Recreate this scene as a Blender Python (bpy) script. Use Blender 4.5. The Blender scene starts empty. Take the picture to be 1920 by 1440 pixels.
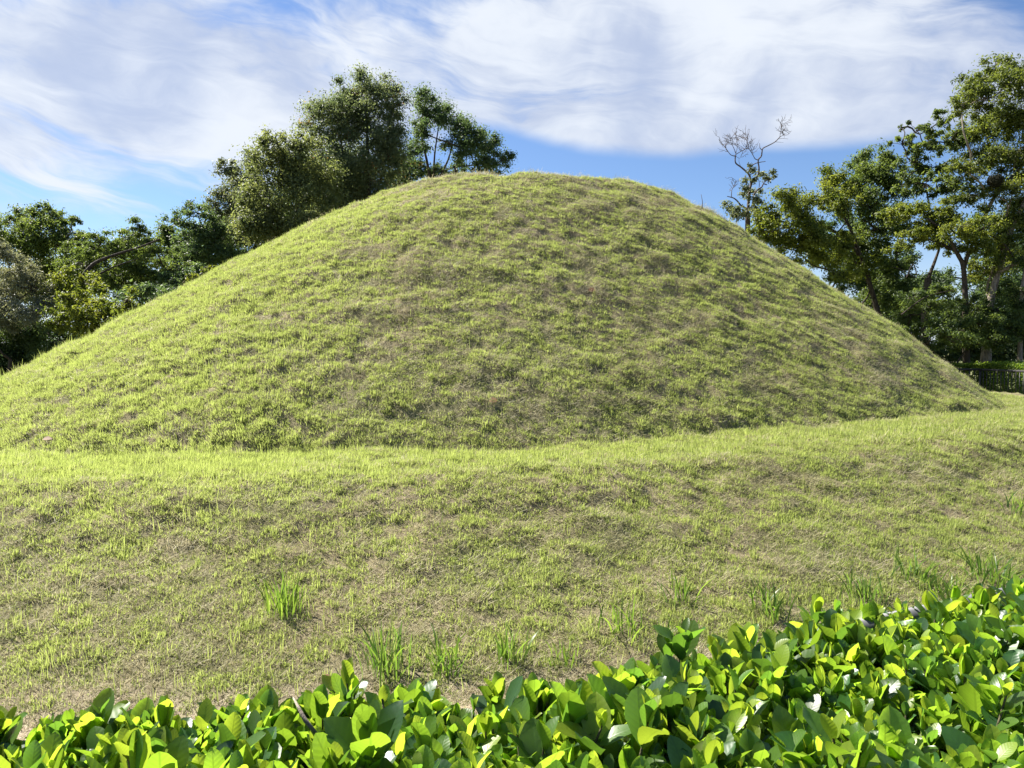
import bpy, math, random
import numpy as np
from mathutils import Vector, Matrix

# ------------------------------------------------------------------ camera, sky, sun, exposure
SC = bpy.context.scene
COL = SC.collection
F, W0, H0 = 1450.0, 1920.0, 1440.0
CAM = np.array([0.0, 0.0, 1.6])
PITCH = math.atan(70 / F)                      # camera looks slightly down; horizon at row 650 of 1440

cd = bpy.data.cameras.new('camera'); cam = bpy.data.objects.new('camera', cd); COL.objects.link(cam)
cam.location = CAM; cam.rotation_euler = (math.pi / 2 - PITCH, 0, 0)
cd.sensor_width = 36; cd.lens = 36 * F / W0; cd.clip_start = 0.05; cd.clip_end = 6000
SC.camera = cam

SUN_AZ, SUN_EL = math.radians(-58), math.radians(47)      # azimuth from +Y towards +X
SUN = Vector((math.sin(SUN_AZ) * math.cos(SUN_EL), math.cos(SUN_AZ) * math.cos(SUN_EL), math.sin(SUN_EL)))

class NT:
    """small helper for building node trees"""
    def __init__(s, tree): s.t = tree; s.n = tree.nodes; s.l = tree.links
    def node(s, typ, **kw):
        n = s.n.new(typ)
        for k, v in kw.items(): setattr(n, k, v)
        return n
    def put(s, sock, v):
        if v is None: return
        if isinstance(v, bpy.types.NodeSocket): s.l.new(v, sock)
        elif isinstance(v, (tuple, list)):
            sock.default_value = tuple(v) + ((1.0,) if sock.type == 'RGBA' and len(v) == 3 else ())
        else: sock.default_value = v
    def m(s, op, a, b=None, c=None, clamp=False):
        n = s.node('ShaderNodeMath', operation=op, use_clamp=clamp)
        s.put(n.inputs[0], a); s.put(n.inputs[1], b); s.put(n.inputs[2], c)
        return n.outputs[0]
    def mix(s, fac, a, b, blend='MIX'):
        n = s.node('ShaderNodeMix', data_type='RGBA', blend_type=blend)
        s.put(n.inputs[0], fac); s.put(n.inputs[6], a); s.put(n.inputs[7], b)
        return n.outputs[2]
    def ss(s, x, lo, hi):
        n = s.node('ShaderNodeMapRange', interpolation_type='SMOOTHSTEP')
        s.put(n.inputs[0], x); s.put(n.inputs[1], lo); s.put(n.inputs[2], hi)
        return n.outputs[0]
    def noise(s, vec, scale, detail=4, rough=.55, dist=0.0):
        n = s.node('ShaderNodeTexNoise')
        if vec is not None: s.l.new(vec, n.inputs['Vector'])
        n.inputs['Scale'].default_value = scale; n.inputs['Detail'].default_value = detail
        n.inputs['Roughness'].default_value = rough; n.inputs['Distortion'].default_value = dist
        return n.outputs['Fac']
    def comb(s, x, y, z=0.0):
        n = s.node('ShaderNodeCombineXYZ'); s.put(n.inputs[0], x); s.put(n.inputs[1], y); s.put(n.inputs[2], z)
        return n.outputs[0]

def make_world():
    w = bpy.data.worlds.new('World'); SC.world = w; w.use_nodes = True
    t = NT(w.node_tree); t.n.clear()
    out = t.node('ShaderNodeOutputWorld'); bg = t.node('ShaderNodeBackground')
    t.l.new(bg.outputs[0], out.inputs[0])
    sky = t.node('ShaderNodeTexSky', sky_type='NISHITA', sun_disc=False)
    sky.sun_elevation = SUN_EL; sky.sun_rotation = SUN_AZ
    sky.altitude = 200; sky.air_density = 1.0; sky.dust_density = 0.25; sky.ozone_density = 4.0
    tc = t.node('ShaderNodeTexCoord')
    sep = t.node('ShaderNodeSeparateXYZ'); t.l.new(tc.outputs['Generated'], sep.inputs[0])
    x, y, z = sep.outputs
    az = t.m('ARCTAN2', x, y)                                     # radians, 0 straight ahead
    el = t.m('ARCSINE', z)
    # wind-drawn cirrus: noise stretched along a line that falls gently to the right
    u = t.m('ADD', az, t.m('MULTIPLY', el, -0.35)); v = t.m('ADD', el, t.m('MULTIPLY', az, 0.16))
    warp = t.m('SUBTRACT', t.noise(t.comb(t.m('MULTIPLY', u, 1.6), t.m('MULTIPLY', v, 4.0), 1.3), 2.2, 3, .55), .5)
    streak = t.noise(t.comb(t.m('MULTIPLY', u, 1.5), t.m('ADD', t.m('MULTIPLY', v, 7.0), t.m('MULTIPLY', warp, 1.2)), 0.0), 2.6, 6, .6, .25)
    broad = t.noise(t.comb(t.m('MULTIPLY', u, 1.3), t.m('ADD', t.m('MULTIPLY', v, 3.2), warp), 4.0), 2.4, 5, .58, .4)
    soft = t.noise(t.comb(t.m('MULTIPLY', u, 2.2), t.m('MULTIPLY', v, 2.6), 9.0), 2.2, 4, .5, .6)
    # lower edge of the cloud sheet as elevation over azimuth
    fc = t.node('ShaderNodeFloatCurve')
    t.put(fc.inputs[1], t.m('ADD', t.m('MULTIPLY', az, 0.5 / 0.7), 0.5))      # az -0.7..0.7 -> 0..1
    cur = fc.mapping.curves[0]
    pts = [(-.70, .115), (-.58, .125), (-.45, .145), (-.34, .17), (-.22, .20), (-.10, .24), (-.03, .262), (.03, .250),
           (.10, .236), (.19, .223), (.30, .226), (.42, .222), (.55, .225), (.70, .21)]
    for k, (a, e) in enumerate(pts):
        p = (a * .5 / .7 + .5, e)
        if k == 0: cur.points[0].location = p
        elif k == len(pts) - 1: cur.points[-1].location = p
        else: cur.points.new(*p)
    fc.mapping.update()
    edge = fc.outputs[0]
    wob = t.m('MULTIPLY', t.m('SUBTRACT', streak, .5), t.ss(az, .05, -.35))
    wob = t.m('ADD', t.m('MULTIPLY', wob, .26), t.m('MULTIPLY', t.m('SUBTRACT', soft, .5), .025))
    width = t.m('ADD', .022, t.m('MULTIPLY', t.ss(az, 0.0, -.45), .075))
    d = t.m('DIVIDE', t.m('ADD', t.m('SUBTRACT', el, edge), wob), width)
    sheet = t.ss(d, 0.0, 1.0)
    # thinning of the sheet: open blue at upper left, along the top and in the upper right corner
    thin = t.m('ADD', t.m('MULTIPLY', broad, .62), t.m('MULTIPLY', streak, .38))
    ul = t.m('MULTIPLY', t.ss(t.m('ADD', el, t.m('MULTIPLY', az, -.10)), .37, .475), t.ss(az, .35, -.2))
    ur = t.ss(t.m('ADD', az, t.m('MULTIPLY', t.m('SUBTRACT', el, .4), .45)), .47, .62)
    hi = t.ss(el, .415, .52)
    bias = t.m('ADD', t.m('ADD', t.m('MULTIPLY', ul, .21), t.m('MULTIPLY', ur, .42)), t.m('MULTIPLY', hi, .055))
    fine = t.noise(t.comb(t.m('MULTIPLY', u, 3.0), t.m('ADD', t.m('MULTIPLY', v, 11.0), t.m('MULTIPLY', warp, 1.2)), 2.0), 4.0, 6, .60, .15)
    thin = t.m('ADD', t.m('MULTIPLY', thin, .8), t.m('MULTIPLY', fine, .2))
    cover = t.ss(t.m('SUBTRACT', thin, bias), .25, .47)
    fac = t.m('MULTIPLY', sheet, cover)
    wisps = t.m('MULTIPLY', t.ss(streak, .56, .76), t.m('MULTIPLY', t.ss(az, -.12, -.34), t.ss(el, .10, .18)))
    fac = t.m('MAXIMUM', fac, t.m('MULTIPLY', wisps, .75))
    fac = t.m('MULTIPLY', fac, t.m('ADD', .78, t.m('MULTIPLY', soft, .3)), clamp=True)
    fac = t.m('MULTIPLY', fac, t.ss(el, 0.0, .10))
    # hazy white low down near the horizon
    low = t.m('MULTIPLY', t.ss(el, .16, 0.0), .55)
    shade = t.ss(t.m('ADD', t.m('ADD', t.m('MULTIPLY', soft, .45), t.m('MULTIPLY', streak, .35)), t.m('MULTIPLY', fine, .20)), .38, .60)
    S = 0.056
    ccol = t.mix(shade, (.182 / S, .208 / S, .268 / S), (.29 / S, .308 / S, .335 / S))
    rgb = t.mix(1.0, sky.outputs[0], (0.74, 0.79, 0.90), 'MULTIPLY')
    rgb = t.mix(low, rgb, (.24 / S, .28 / S, .35 / S))
    rgb = t.mix(fac, rgb, ccol)
    t.l.new(rgb, bg.inputs[0]); bg.inputs[1].default_value = S
    w.cycles.sampling_method = 'NONE'
make_world()

sd = bpy.data.lights.new('sun', 'SUN'); sd.energy = 4.9; sd.angle = math.radians(.55); sd.color = (1.0, .95, .86)
sun = bpy.data.objects.new('sun', sd); COL.objects.link(sun)
sun.rotation_euler = SUN.to_track_quat('Z', 'Y').to_euler(); sun.location = (-20, 10, 30)
vs = SC.view_settings; vs.view_transform = 'Standard'; vs.look = 'None'; vs.gamma = 1.0; vs.exposure = 1.6
vs.use_curve_mapping = False
SC.cycles.max_bounces = 5; SC.cycles.transparent_max_bounces = 4; SC.cycles.transmission_bounces = 3; SC.cycles.glossy_bounces = 2
SC.cycles.diffuse_bounces = 3; SC.cycles.sample_clamp_indirect = 6
SC.cycles.use_denoising = True

# ------------------------------------------------------------------ helpers
def ray(px, py):
    a, b = (px - W0 / 2) / F, (H0 / 2 - py) / F
    return np.array([a, math.cos(PITCH) + b * math.sin(PITCH), -math.sin(PITCH) + b * math.cos(PITCH)])
def at(px, py, depth):
    """world point seen at a pixel of the 1920 x 1440 photograph, depth metres ahead"""
    d = ray(px, py); return CAM + d * (depth / d[1])
def project(P):
    """world points (n,3) -> pixel columns, rows"""
    q = P - CAM; c, s = math.cos(PITCH), math.sin(PITCH)
    fw = q[:, 1] * c - q[:, 2] * s; up = q[:, 1] * s + q[:, 2] * c
    fw = np.where(np.abs(fw) < 1e-4, 1e-4, fw)
    return W0 / 2 + F * q[:, 0] / fw, H0 / 2 - F * up / fw, fw

def tag(o, label=None, cat=None, group=None, kind=None):
    for k, v in (('label', label), ('category', cat), ('group', group), ('kind', kind)):
        if v: o[k] = v
    return o
def link(name, data, parent=None, loc=None):
    o = bpy.data.objects.new(name, data); COL.objects.link(o)
    if parent is not None: o.parent = parent
    if loc is not None: o.location = loc
    return o
def empty(name, loc=(0, 0, 0)):
    o = link(name, None, loc=loc); o.empty_display_size = .2; return o

def np_mesh(name, V, faces, mats=(), smooth=False, mat_index=None, attrs=None):
    """faces: (n,3) or (n,4) int array, or list of such arrays"""
    fl = faces if isinstance(faces, list) else [faces]
    V = np.asarray(V, np.float32)
    loops = np.concatenate([f.ravel() for f in fl]).astype(np.int32)
    tot = np.concatenate([np.full(len(f), f.shape[1], np.int32) for f in fl])
    me = bpy.data.meshes.new(name)
    me.vertices.add(len(V)); me.vertices.foreach_set('co', V.ravel())
    me.loops.add(len(loops)); me.loops.foreach_set('vertex_index', loops)
    me.polygons.add(len(tot))
    st = np.concatenate([[0], np.cumsum(tot)[:-1]]).astype(np.int32)
    me.polygons.foreach_set('loop_start', st)
    for m in mats: me.materials.append(m)
    if mat_index is not None: me.polygons.foreach_set('material_index', np.asarray(mat_index, np.int32))
    if smooth: me.polygons.foreach_set('use_smooth', np.ones(len(tot), bool))
    for k, a in (attrs or {}).items():
        a = np.asarray(a, np.float32)
        if a.ndim == 2:
            at_ = me.attributes.new(k, 'FLOAT_VECTOR', 'POINT'); at_.data.foreach_set('vector', a.ravel())
        else:
            at_ = me.attributes.new(k, 'FLOAT', 'POINT'); at_.data.foreach_set('value', a)
    me.update(calc_edges=True)
    return me

def hash2(i, j, s):
    n = (i.astype(np.int64) * 374761393 + j.astype(np.int64) * 668265263 + s * 1442695041) & 0xFFFFFFFF
    n = ((n ^ (n >> 13)) * 1274126177) & 0xFFFFFFFF
    n = ((n ^ (n >> 15)) * 2246822519) & 0xFFFFFFFF
    return ((n ^ (n >> 16)) & 0xFFFF) / 65535.0
def vnoise(x, y, s=0):
    i, j = np.floor(x), np.floor(y); fx, fy = x - i, y - j
    fx = fx * fx * (3 - 2 * fx); fy = fy * fy * (3 - 2 * fy)
    a, b = hash2(i, j, s), hash2(i + 1, j, s); c, d = hash2(i, j + 1, s), hash2(i + 1, j + 1, s)
    return (a * (1 - fx) + b * fx) * (1 - fy) + (c * (1 - fx) + d * fx) * fy
def fbm(x, y, s=0, o=4):
    t, a, n = 0, .5, 0
    for k in range(o):
        t = t + a * vnoise(x, y, s + k); n += a; a *= .5; x, y = x * 2.03 + 3.1, y * 2.03 + 7.7
    return t / n

def tube(V, Fc, pts, rad, n=7, cap=True):
    """append a tapered tube along pts to the lists V (points) and Fc (quads)"""
    pts = [Vector(p) for p in pts]; base = len(V)
    up = Vector((0.13, 0.21, .97))
    for k, p in enumerate(pts):
        d = (pts[min(k + 1, len(pts) - 1)] - pts[max(k - 1, 0)])
        if d.length < 1e-6: d = Vector((0, 0, 1))
        d.normalize()
        a = d.cross(up)
        if a.length < .1: a = d.cross(Vector((1, 0, 0)))
        a.normalize(); b = d.cross(a)
        r = rad[k] if hasattr(rad, '__len__') else rad
        for q in range(n):
            t = 2 * math.pi * q / n
            V.append(tuple(p + (a * math.cos(t) + b * math.sin(t)) * r))
    for k in range(len(pts) - 1):
        for q in range(n):
            i, j = base + k * n + q, base + k * n + (q + 1) % n
            Fc.append((i, j, j + n, i + n))
def tube_obj(name, pts, rad, mat, parent=None, n=8):
    V, Fc = [], []; tube(V, Fc, pts, rad, n)
    V = np.array(V)
    m = len(V) // n
    for ring in (0, m - 1):                      # closed ends
        c = len(V); V = np.vstack([V, V[ring * n:(ring + 1) * n].mean(0)])
        for q in range(n):
            i, j = ring * n + q, ring * n + (q + 1) % n
            Fc.append((i, j, c, c) if False else (j, i, c) if ring == 0 else (i, j, c))
    quads = np.array([f for f in Fc if len(f) == 4]); tris = np.array([f for f in Fc if len(f) == 3])
    return link(name, np_mesh(name, V, [quads, tris], [mat], True), parent)
def boxmesh(name, sx, sy, sz, mat, bev=0.0):
    import bmesh
    bm = bmesh.new(); bmesh.ops.create_cube(bm, size=1)
    bmesh.ops.scale(bm, vec=(sx, sy, sz), verts=bm.verts)
    if bev: bmesh.ops.bevel(bm, geom=bm.edges[:], offset=bev, segments=1, affect='EDGES')
    me = bpy.data.meshes.new(name); bm.to_mesh(me); bm.free(); me.materials.append(mat); return me
def smooth_path(pts, n=4):
    P = [Vector(p) for p in pts]; out = []
    for k in range(len(P) - 1):
        p0, p1, p2, p3 = P[max(k - 1, 0)], P[k], P[k + 1], P[min(k + 2, len(P) - 1)]
        for q in range(n):
            t = q / n
            out.append(.5 * ((2 * p1) + (p2 - p0) * t + (2 * p0 - 5 * p1 + 4 * p2 - p3) * t * t + (3 * p1 - p0 - 3 * p2 + p3) * t ** 3))
    out.append(P[-1]); return out

# ------------------------------------------------------------------ materials
def mat_new(name):
    m = bpy.data.materials.new(name); m.use_nodes = True; t = NT(m.node_tree); t.n.clear()
    out = t.node('ShaderNodeOutputMaterial'); return m, t, out
def attr(t, name, kind='GEOMETRY'):
    n = t.node('ShaderNodeAttribute', attribute_name=name, attribute_type=kind); return n.outputs['Fac']
def princ(t, col, rough=.7, spec=.3, normal=None):
    b = t.node('ShaderNodeBsdfPrincipled'); t.put(b.inputs['Base Color'], col); t.put(b.inputs['Roughness'], rough)
    b.inputs['Specular IOR Level'].default_value = spec
    if normal is not None: t.l.new(normal, b.inputs['Normal'])
    return b.outputs[0]
def leafy(t, out, col, tcol, trans=.5, rough=.6, spec=.3, normal=None):
    tr = t.node('ShaderNodeBsdfTranslucent'); t.put(tr.inputs[0], tcol)
    if normal is not None: t.l.new(normal, tr.inputs['Normal'])
    mx = t.node('ShaderNodeMixShader'); t.put(mx.inputs[0], trans)
    t.l.new(princ(t, col, rough, spec, normal), mx.inputs[1]); t.l.new(tr.outputs[0], mx.inputs[2])
    t.l.new(mx.outputs[0], out.inputs[0])

def grass_mat(name, lo, hi, base, tlo, thi, trans=.5):
    m, t, out = mat_new(name)
    tint = attr(t, 'tint', 'INSTANCER'); h = attr(t, 'h'); j = attr(t, 'j')
    tt = t.m('ADD', t.m('MULTIPLY', tint, .75), t.m('MULTIPLY', j, .25))
    c = t.mix(tt, lo, hi); c = t.mix(t.ss(h, .45, 0.0), c, base)
    tc = t.mix(tt, tlo, thi); tc = t.mix(t.ss(h, .45, 0.0), tc, base)
    leafy(t, out, c, tc, trans, .55, .25); return m
M_GREEN = grass_mat('turf_green', (.146, .183, .052), (.300, .343, .100), (.25, .24, .115), (.335, .425, .09), (.60, .69, .18))
M_DRY = grass_mat('turf_straw', (.30, .27, .135), (.62, .57, .37), (.29, .26, .14), (.36, .32, .16), (.66, .60, .38), .45)

def turf_soil():
    m, t, out = mat_new('thatch_and_soil')
    g = t.node('ShaderNodeNewGeometry'); pos = g.outputs['Position']
    n1 = t.noise(pos, 1.1, 5, .6); n2 = t.noise(pos, 9, 5, .65); n3 = t.noise(pos, 60, 4, .7); n4 = t.noise(pos, 230, 3, .7)
    c = t.mix(t.ss(n2, .38, .62), (.11, .092, .052), (.26, .225, .125))
    c = t.mix(t.ss(n3, .42, .68), c, (.30, .245, .16))
    c = t.mix(t.m('MULTIPLY', t.ss(n1, .40, .62), .55), c, (.105, .125, .038))
    c = t.mix(t.ss(n4, .55, .75), c, (.08, .062, .04))
    soil = t.mix(t.ss(n3, .35, .7), (.30, .235, .175), (.44, .36, .28)); soil = t.mix(t.ss(n4, .6, .7), soil, (.12, .09, .065))
    c = t.mix(attr(t, 'bare'), c, soil)
    b = t.node('ShaderNodeBump'); b.inputs['Strength'].default_value = .9; b.inputs['Distance'].default_value = .02
    t.l.new(t.m('ADD', t.m('MULTIPLY', n3, .7), t.m('MULTIPLY', n4, .35)), b.inputs['Height'])
    t.l.new(princ(t, c, .95, .1, b.outputs[0]), out.inputs[0]); return m
M_SOIL = turf_soil()
def ground_mat():
    m, t, out = mat_new('ground_earth')
    g = t.node('ShaderNodeNewGeometry'); pos = g.outputs['Position']
    n1 = t.noise(pos, .25, 5, .6); n3 = t.noise(pos, 45, 5, .7); n4 = t.noise(pos, 160, 3, .7)
    c = t.mix(t.ss(n3, .3, .7), (.25, .195, .14), (.43, .35, .27)); c = t.mix(t.ss(n4, .58, .7), c, (.13, .10, .07))
    dist = t.node('ShaderNodeVectorMath', operation='LENGTH'); t.l.new(pos, dist.inputs[0])
    far = t.m('MULTIPLY', t.ss(dist.outputs['Value'], 14, 24), t.ss(n1, .2, .5))
    c = t.mix(far, c, t.mix(t.ss(n3, .35, .65), (.07, .085, .03), (.13, .14, .05)))
    b = t.node('ShaderNodeBump'); b.inputs['Strength'].default_value = .8; b.inputs['Distance'].default_value = .015
    t.l.new(n3, b.inputs['Height'])
    t.l.new(princ(t, c, .95, .1, b.outputs[0]), out.inputs[0]); return m
M_GROUND = ground_mat()
def bark(name, a, b_, sc=18):
    m, t, out = mat_new(name)
    tc = t.node('ShaderNodeTexCoord'); mp = t.node('ShaderNodeMapping'); mp.inputs['Scale'].default_value = (1, 1, .25)
    t.l.new(tc.outputs['Object'], mp.inputs[0])
    n = t.noise(mp.outputs[0], sc, 6, .65, .5); c = t.mix(t.ss(n, .35, .65), a, b_)
    bp = t.node('ShaderNodeBump'); bp.inputs['Strength'].default_value = .7; bp.inputs['Distance'].default_value = .03
    t.l.new(n, bp.inputs['Height']); t.l.new(princ(t, c, .9, .2, bp.outputs[0]), out.inputs[0]); return m
M_BARK = bark('bark_dark', (.030, .024, .018), (.085, .068, .052))
M_BARKP = bark('bark_pale', (.14, .115, .09), (.30, .26, .21))
M_NEST = bark('nest_twigs', (.016, .018, .010), (.04, .04, .022))
M_DEAD = bark('bark_dead', (.075, .055, .048), (.16, .125, .11))
def tree_leaf(name, lo, hi, trans=.50, tboost=1.8, spec=.35, rough=.5):
    m, t, out = mat_new(name); tint = attr(t, 'tint')
    c = t.mix(tint, lo, hi)
    tl = (lo[0] * tboost * 1.25, lo[1] * tboost * 1.15, lo[2] * tboost * .7); th = (hi[0] * tboost * 1.25, hi[1] * tboost * 1.15, hi[2] * tboost * .7)
    leafy(t, out, c, t.mix(tint, tl, th), trans, rough, spec); return m
L_OLIVE = tree_leaf('leaf_olive', (.055, .082, .045), (.150, .190, .105))
L_GREY = tree_leaf('leaf_greygreen', (0.062, 0.085, 0.045), (0.169, 0.198, 0.108), .35)
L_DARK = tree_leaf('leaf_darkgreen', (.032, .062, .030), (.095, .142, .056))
L_MID = tree_leaf('leaf_midgreen', (0.045, 0.075, 0.023), (0.119, 0.164, 0.041))
L_YEL = tree_leaf('leaf_yellowgreen', (0.062, 0.093, 0.016), (0.169, 0.198, 0.034))
L_RUST = tree_leaf('leaf_rust', (0.113, 0.068, 0.028), (0.204, 0.136, 0.056))

def metal(name, col, rough=.42):
    m, t, out = mat_new(name); tc = t.node('ShaderNodeTexCoord'); n = t.noise(tc.outputs['Object'], 30, 5, .6)
    b = t.node('ShaderNodeBsdfPrincipled')
    t.put(b.inputs['Base Color'], t.mix(t.ss(n, .35, .7), col, tuple(c * 1.35 for c in col)))
    b.inputs['Metallic'].default_value = .0; t.put(b.inputs['Roughness'], t.m('ADD', rough, t.m('MULTIPLY', n, .2)))
    t.l.new(b.outputs[0], out.inputs[0]); return m
M_RAIL = metal('grey_paint_metal', (.10, .10, .108))
M_FENCE = metal('dark_paint_metal', (.030, .028, .028), .45)

# ------------------------------------------------------------------ the mound
PC = (0.569, 15.268)
PR = [8.488, -1.168, 0.088, 0.328, 0.162, 0.25, -0.246]
ZL0, ZLX, DH = 0.679, 0.022, 4.075
KU = np.array([0, .15, .3, .45, .6, .75, .88, 1.0]); KV = np.array([1, .95, .92, .751, .537, .323, .161, 0])
_uu = np.linspace(0, 1, 101); _y = np.interp(_uu, KU, KV)
_yy = np.convolve(np.concatenate([_y[4:0:-1], _y, -_y[-2:-6:-1]]), np.ones(9) / 9, 'same')[4:-4]
def mound_R(th):
    return PR[0] + PR[1] * np.cos(th) + PR[2] * np.sin(th) + PR[3] * np.cos(2 * th) + PR[4] * np.sin(2 * th) + PR[5] * np.cos(3 * th) + PR[6] * np.sin(3 * th)
LEDGE_W, SLOPE_W = 1.85, 2.0
def mound_h(x, y, rough=True):
    dx, dy = x - PC[0], y - PC[1]; r = np.hypot(dx, dy); th = np.arctan2(dy, dx); R = mound_R(th)
    zl = ZL0 + ZLX * np.clip(x, -9, 9)
    zl = zl - .22 * np.clip((y - 8.5) / 4, 0, 1) * np.clip((x - 3) / 3, 0, 1) * np.clip((r / R - .8) / .2, 0, 1)
    dome = DH * np.interp(np.clip(r / R, 0, 1), _uu, _yy)
    s = (r - R - LEDGE_W * (1 + .10 * np.sin(3 * th + 1))) / SLOPE_W        # 0 at the ledge's lip, 1 at the foot
    k = np.clip(s, -.12, 1.1)
    # rounded lip, even slope, soft foot
    low = np.where(k < .12, np.clip((k + .12) / .24, 0, 1) ** 2 * .12, k)
    low = np.where(low > 0, np.maximum(low, 0) ** .74, low)
    low = np.clip(low, 0, 1.04) / .985
    z = zl * (1 - low) + dome
    ledge = np.clip((r - R) / LEDGE_W, 0, 1)
    z = z + .03 * (ledge - 1) * (r > R) * (s < 0)
    if rough:
        on = np.clip(1.15 - s, 0, 1)
        z = z + on * (fbm(th * 9.0, r * 3.2 + fbm(x * .6, y * .6, 41, 2) * 2, 43, 2) - .5) * .10 * (dome > .05)
        z = z + on * ((fbm(x * .55, y * .55, 5) - .5) * .12 + (fbm(x * 2.6, y * 2.6, 9, 3) - .5) * .05 + (fbm(x * 6, y * 6, 21, 2) - .5) * .075 + (vnoise(x * 17, y * 17, 23) - .5) * .022)
    return z, r - R, s
def hit(px, py):
    d = ray(px, py); t = np.linspace(1.5, 24, 6000); P = CAM + d[None] * t[:, None]
    z, _, _ = mound_h(P[:, 0], P[:, 1]); z = np.maximum(z, 0.0); i = np.argmax(P[:, 2] < z); return P[i]

def build_mound():
    # polar sheet, finer on the side facing the path
    a = np.linspace(0, 2 * math.pi, 760, endpoint=False)
    a = -math.pi / 2 + (a - math.pi) - .35 * np.sin(a - math.pi) * 1.0
    u = np.concatenate([np.linspace(0.004, 1, 130), 1 + np.linspace(.01, .62, 90)])
    A, U = np.meshgrid(a, u); R = mound_R(A)
    rr = np.where(U <= 1, U * R, R + (U - 1) / .62 * (LEDGE_W * 1.1 + SLOPE_W + .35))
    x = PC[0] + rr * np.cos(A); y = PC[1] + rr * np.sin(A)
    z, dr, s = mound_h(x, y)
    V = np.stack([x, y, z], -1).reshape(-1, 3); nu, na = A.shape
    i = np.arange(nu - 1)[:, None] * na + np.arange(na)[None]; j = np.arange(nu - 1)[:, None] * na + (np.arange(na)[None] + 1) % na
    Fq = np.stack([i, j, j + na, i + na], -1).reshape(-1, 4)[:, ::-1]
    bare = np.clip((s - .80) / .16 + (fbm(x * 1.7, y * 1.7, 33) - .5) * 1.5, 0, 1).ravel()
    cap = np.array([list(range(na))])[:, ::1]
    me = np_mesh('mound', V, [Fq[:, ::-1].copy()], [M_SOIL], True, attrs={'bare': bare})
    o = link('mound', me); tag(o, 'rounded grassy burial mound with a ledge around its foot', None, None, 'structure')
    return o
build_mound()
gv = np.array([[-3000, -3000, 0], [3000, -3000, 0], [3000, 3000, 0], [-3000, 3000, 0]], float)
tag(link('ground', np_mesh('ground', gv, np.array([[0, 1, 2, 3]]), [M_GROUND])), 'flat earth ground around the mound', None, None, 'structure')

# ------------------------------------------------------------------ turf: blades that nobody could count
PROTO = bpy.data.collections.new('turf_sources')
def blade_clump(name, n, hmin, hmax, w, spread, lean, mat, seed, flat=0.0, segs=2, sub=0):
    rg = np.random.default_rng(seed); V, T, Q, hh, jj = [], [], [], [], []
    cen = [rg.uniform(-1, 1, 2) * spread * .8 for _ in range(sub)]
    for k in range(n):
        p = rg.normal(size=2) * spread * .5 if not sub else cen[k % sub] + rg.normal(size=2) * spread * .22; h = rg.uniform(hmin, hmax); az = rg.uniform(0, 2 * math.pi)
        ln = abs(rg.normal()) * lean + flat; j = rg.random()
        d = np.array([math.cos(az), math.sin(az)]); f = rg.uniform(0, 2 * math.pi); sd_ = np.array([math.cos(f), math.sin(f)]); b = len(V)
        if flat > .5: sd_ = np.array([-d[1], d[0]])
        for q in range(segs + 1):
            t = q / segs; ww = w * (1 - t) ** .6 * .5
            o = d * h * ln * (t ** 1.6 if flat < .5 else t); zz = h * t * math.sqrt(max(.02, 1 - min(ln * ln * .55, .97)))
            zz -= h * .25 * ln * t * t if flat < .5 else 0
            if q < segs:
                V += [(p[0] + o[0] - sd_[0] * ww, p[1] + o[1] - sd_[1] * ww, zz), (p[0] + o[0] + sd_[0] * ww, p[1] + o[1] + sd_[1] * ww, zz)]
                hh += [t, t]; jj += [j, j]
            else:
                V.append((p[0] + o[0], p[1] + o[1], zz)); hh.append(1); jj.append(j)
        for q in range(segs - 1): Q.append((b + 2 * q, b + 2 * q + 1, b + 2 * q + 3, b + 2 * q + 2))
        T.append((b + 2 * segs - 2, b + 2 * segs - 1, b + 2 * segs))
    me = np_mesh(name, np.array(V), [np.array(Q), np.array(T)], [mat], False, attrs={'h': hh, 'j': jj})
    o = bpy.data.objects.new(name, me); return o

def turf_group(coll):
    g = bpy.data.node_groups.new('scatter', 'GeometryNodeTree')
    g.interface.new_socket('Geometry', in_out='INPUT', socket_type='NodeSocketGeometry')
    g.interface.new_socket('Geometry', in_out='OUTPUT', socket_type='NodeSocketGeometry')
    t = NT(g); gi = t.node('NodeGroupInput'); go = t.node('NodeGroupOutput')
    ci = t.node('GeometryNodeCollectionInfo'); ci.inputs['Collection'].default_value = coll
    ci.inputs['Separate Children'].default_value = True; ci.inputs['Reset Children'].default_value = True
    ip = t.node('GeometryNodeInstanceOnPoints'); ip.inputs['Pick Instance'].default_value = True
    def na(nm, ty):
        n = t.node('GeometryNodeInputNamedAttribute', data_type=ty); n.inputs[0].default_value = nm; return n.outputs[0]
    t.l.new(gi.outputs[0], ip.inputs['Points']); t.l.new(ci.outputs[0], ip.inputs['Instance'])
    t.l.new(na('pick', 'INT'), ip.inputs['Instance Index']); t.l.new(na('rot', 'FLOAT_VECTOR'), ip.inputs['Rotation'])
    t.l.new(na('scl', 'FLOAT_VECTOR'), ip.inputs['Scale'])
    t.l.new(ip.outputs[0], go.inputs[0]); return g

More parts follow.
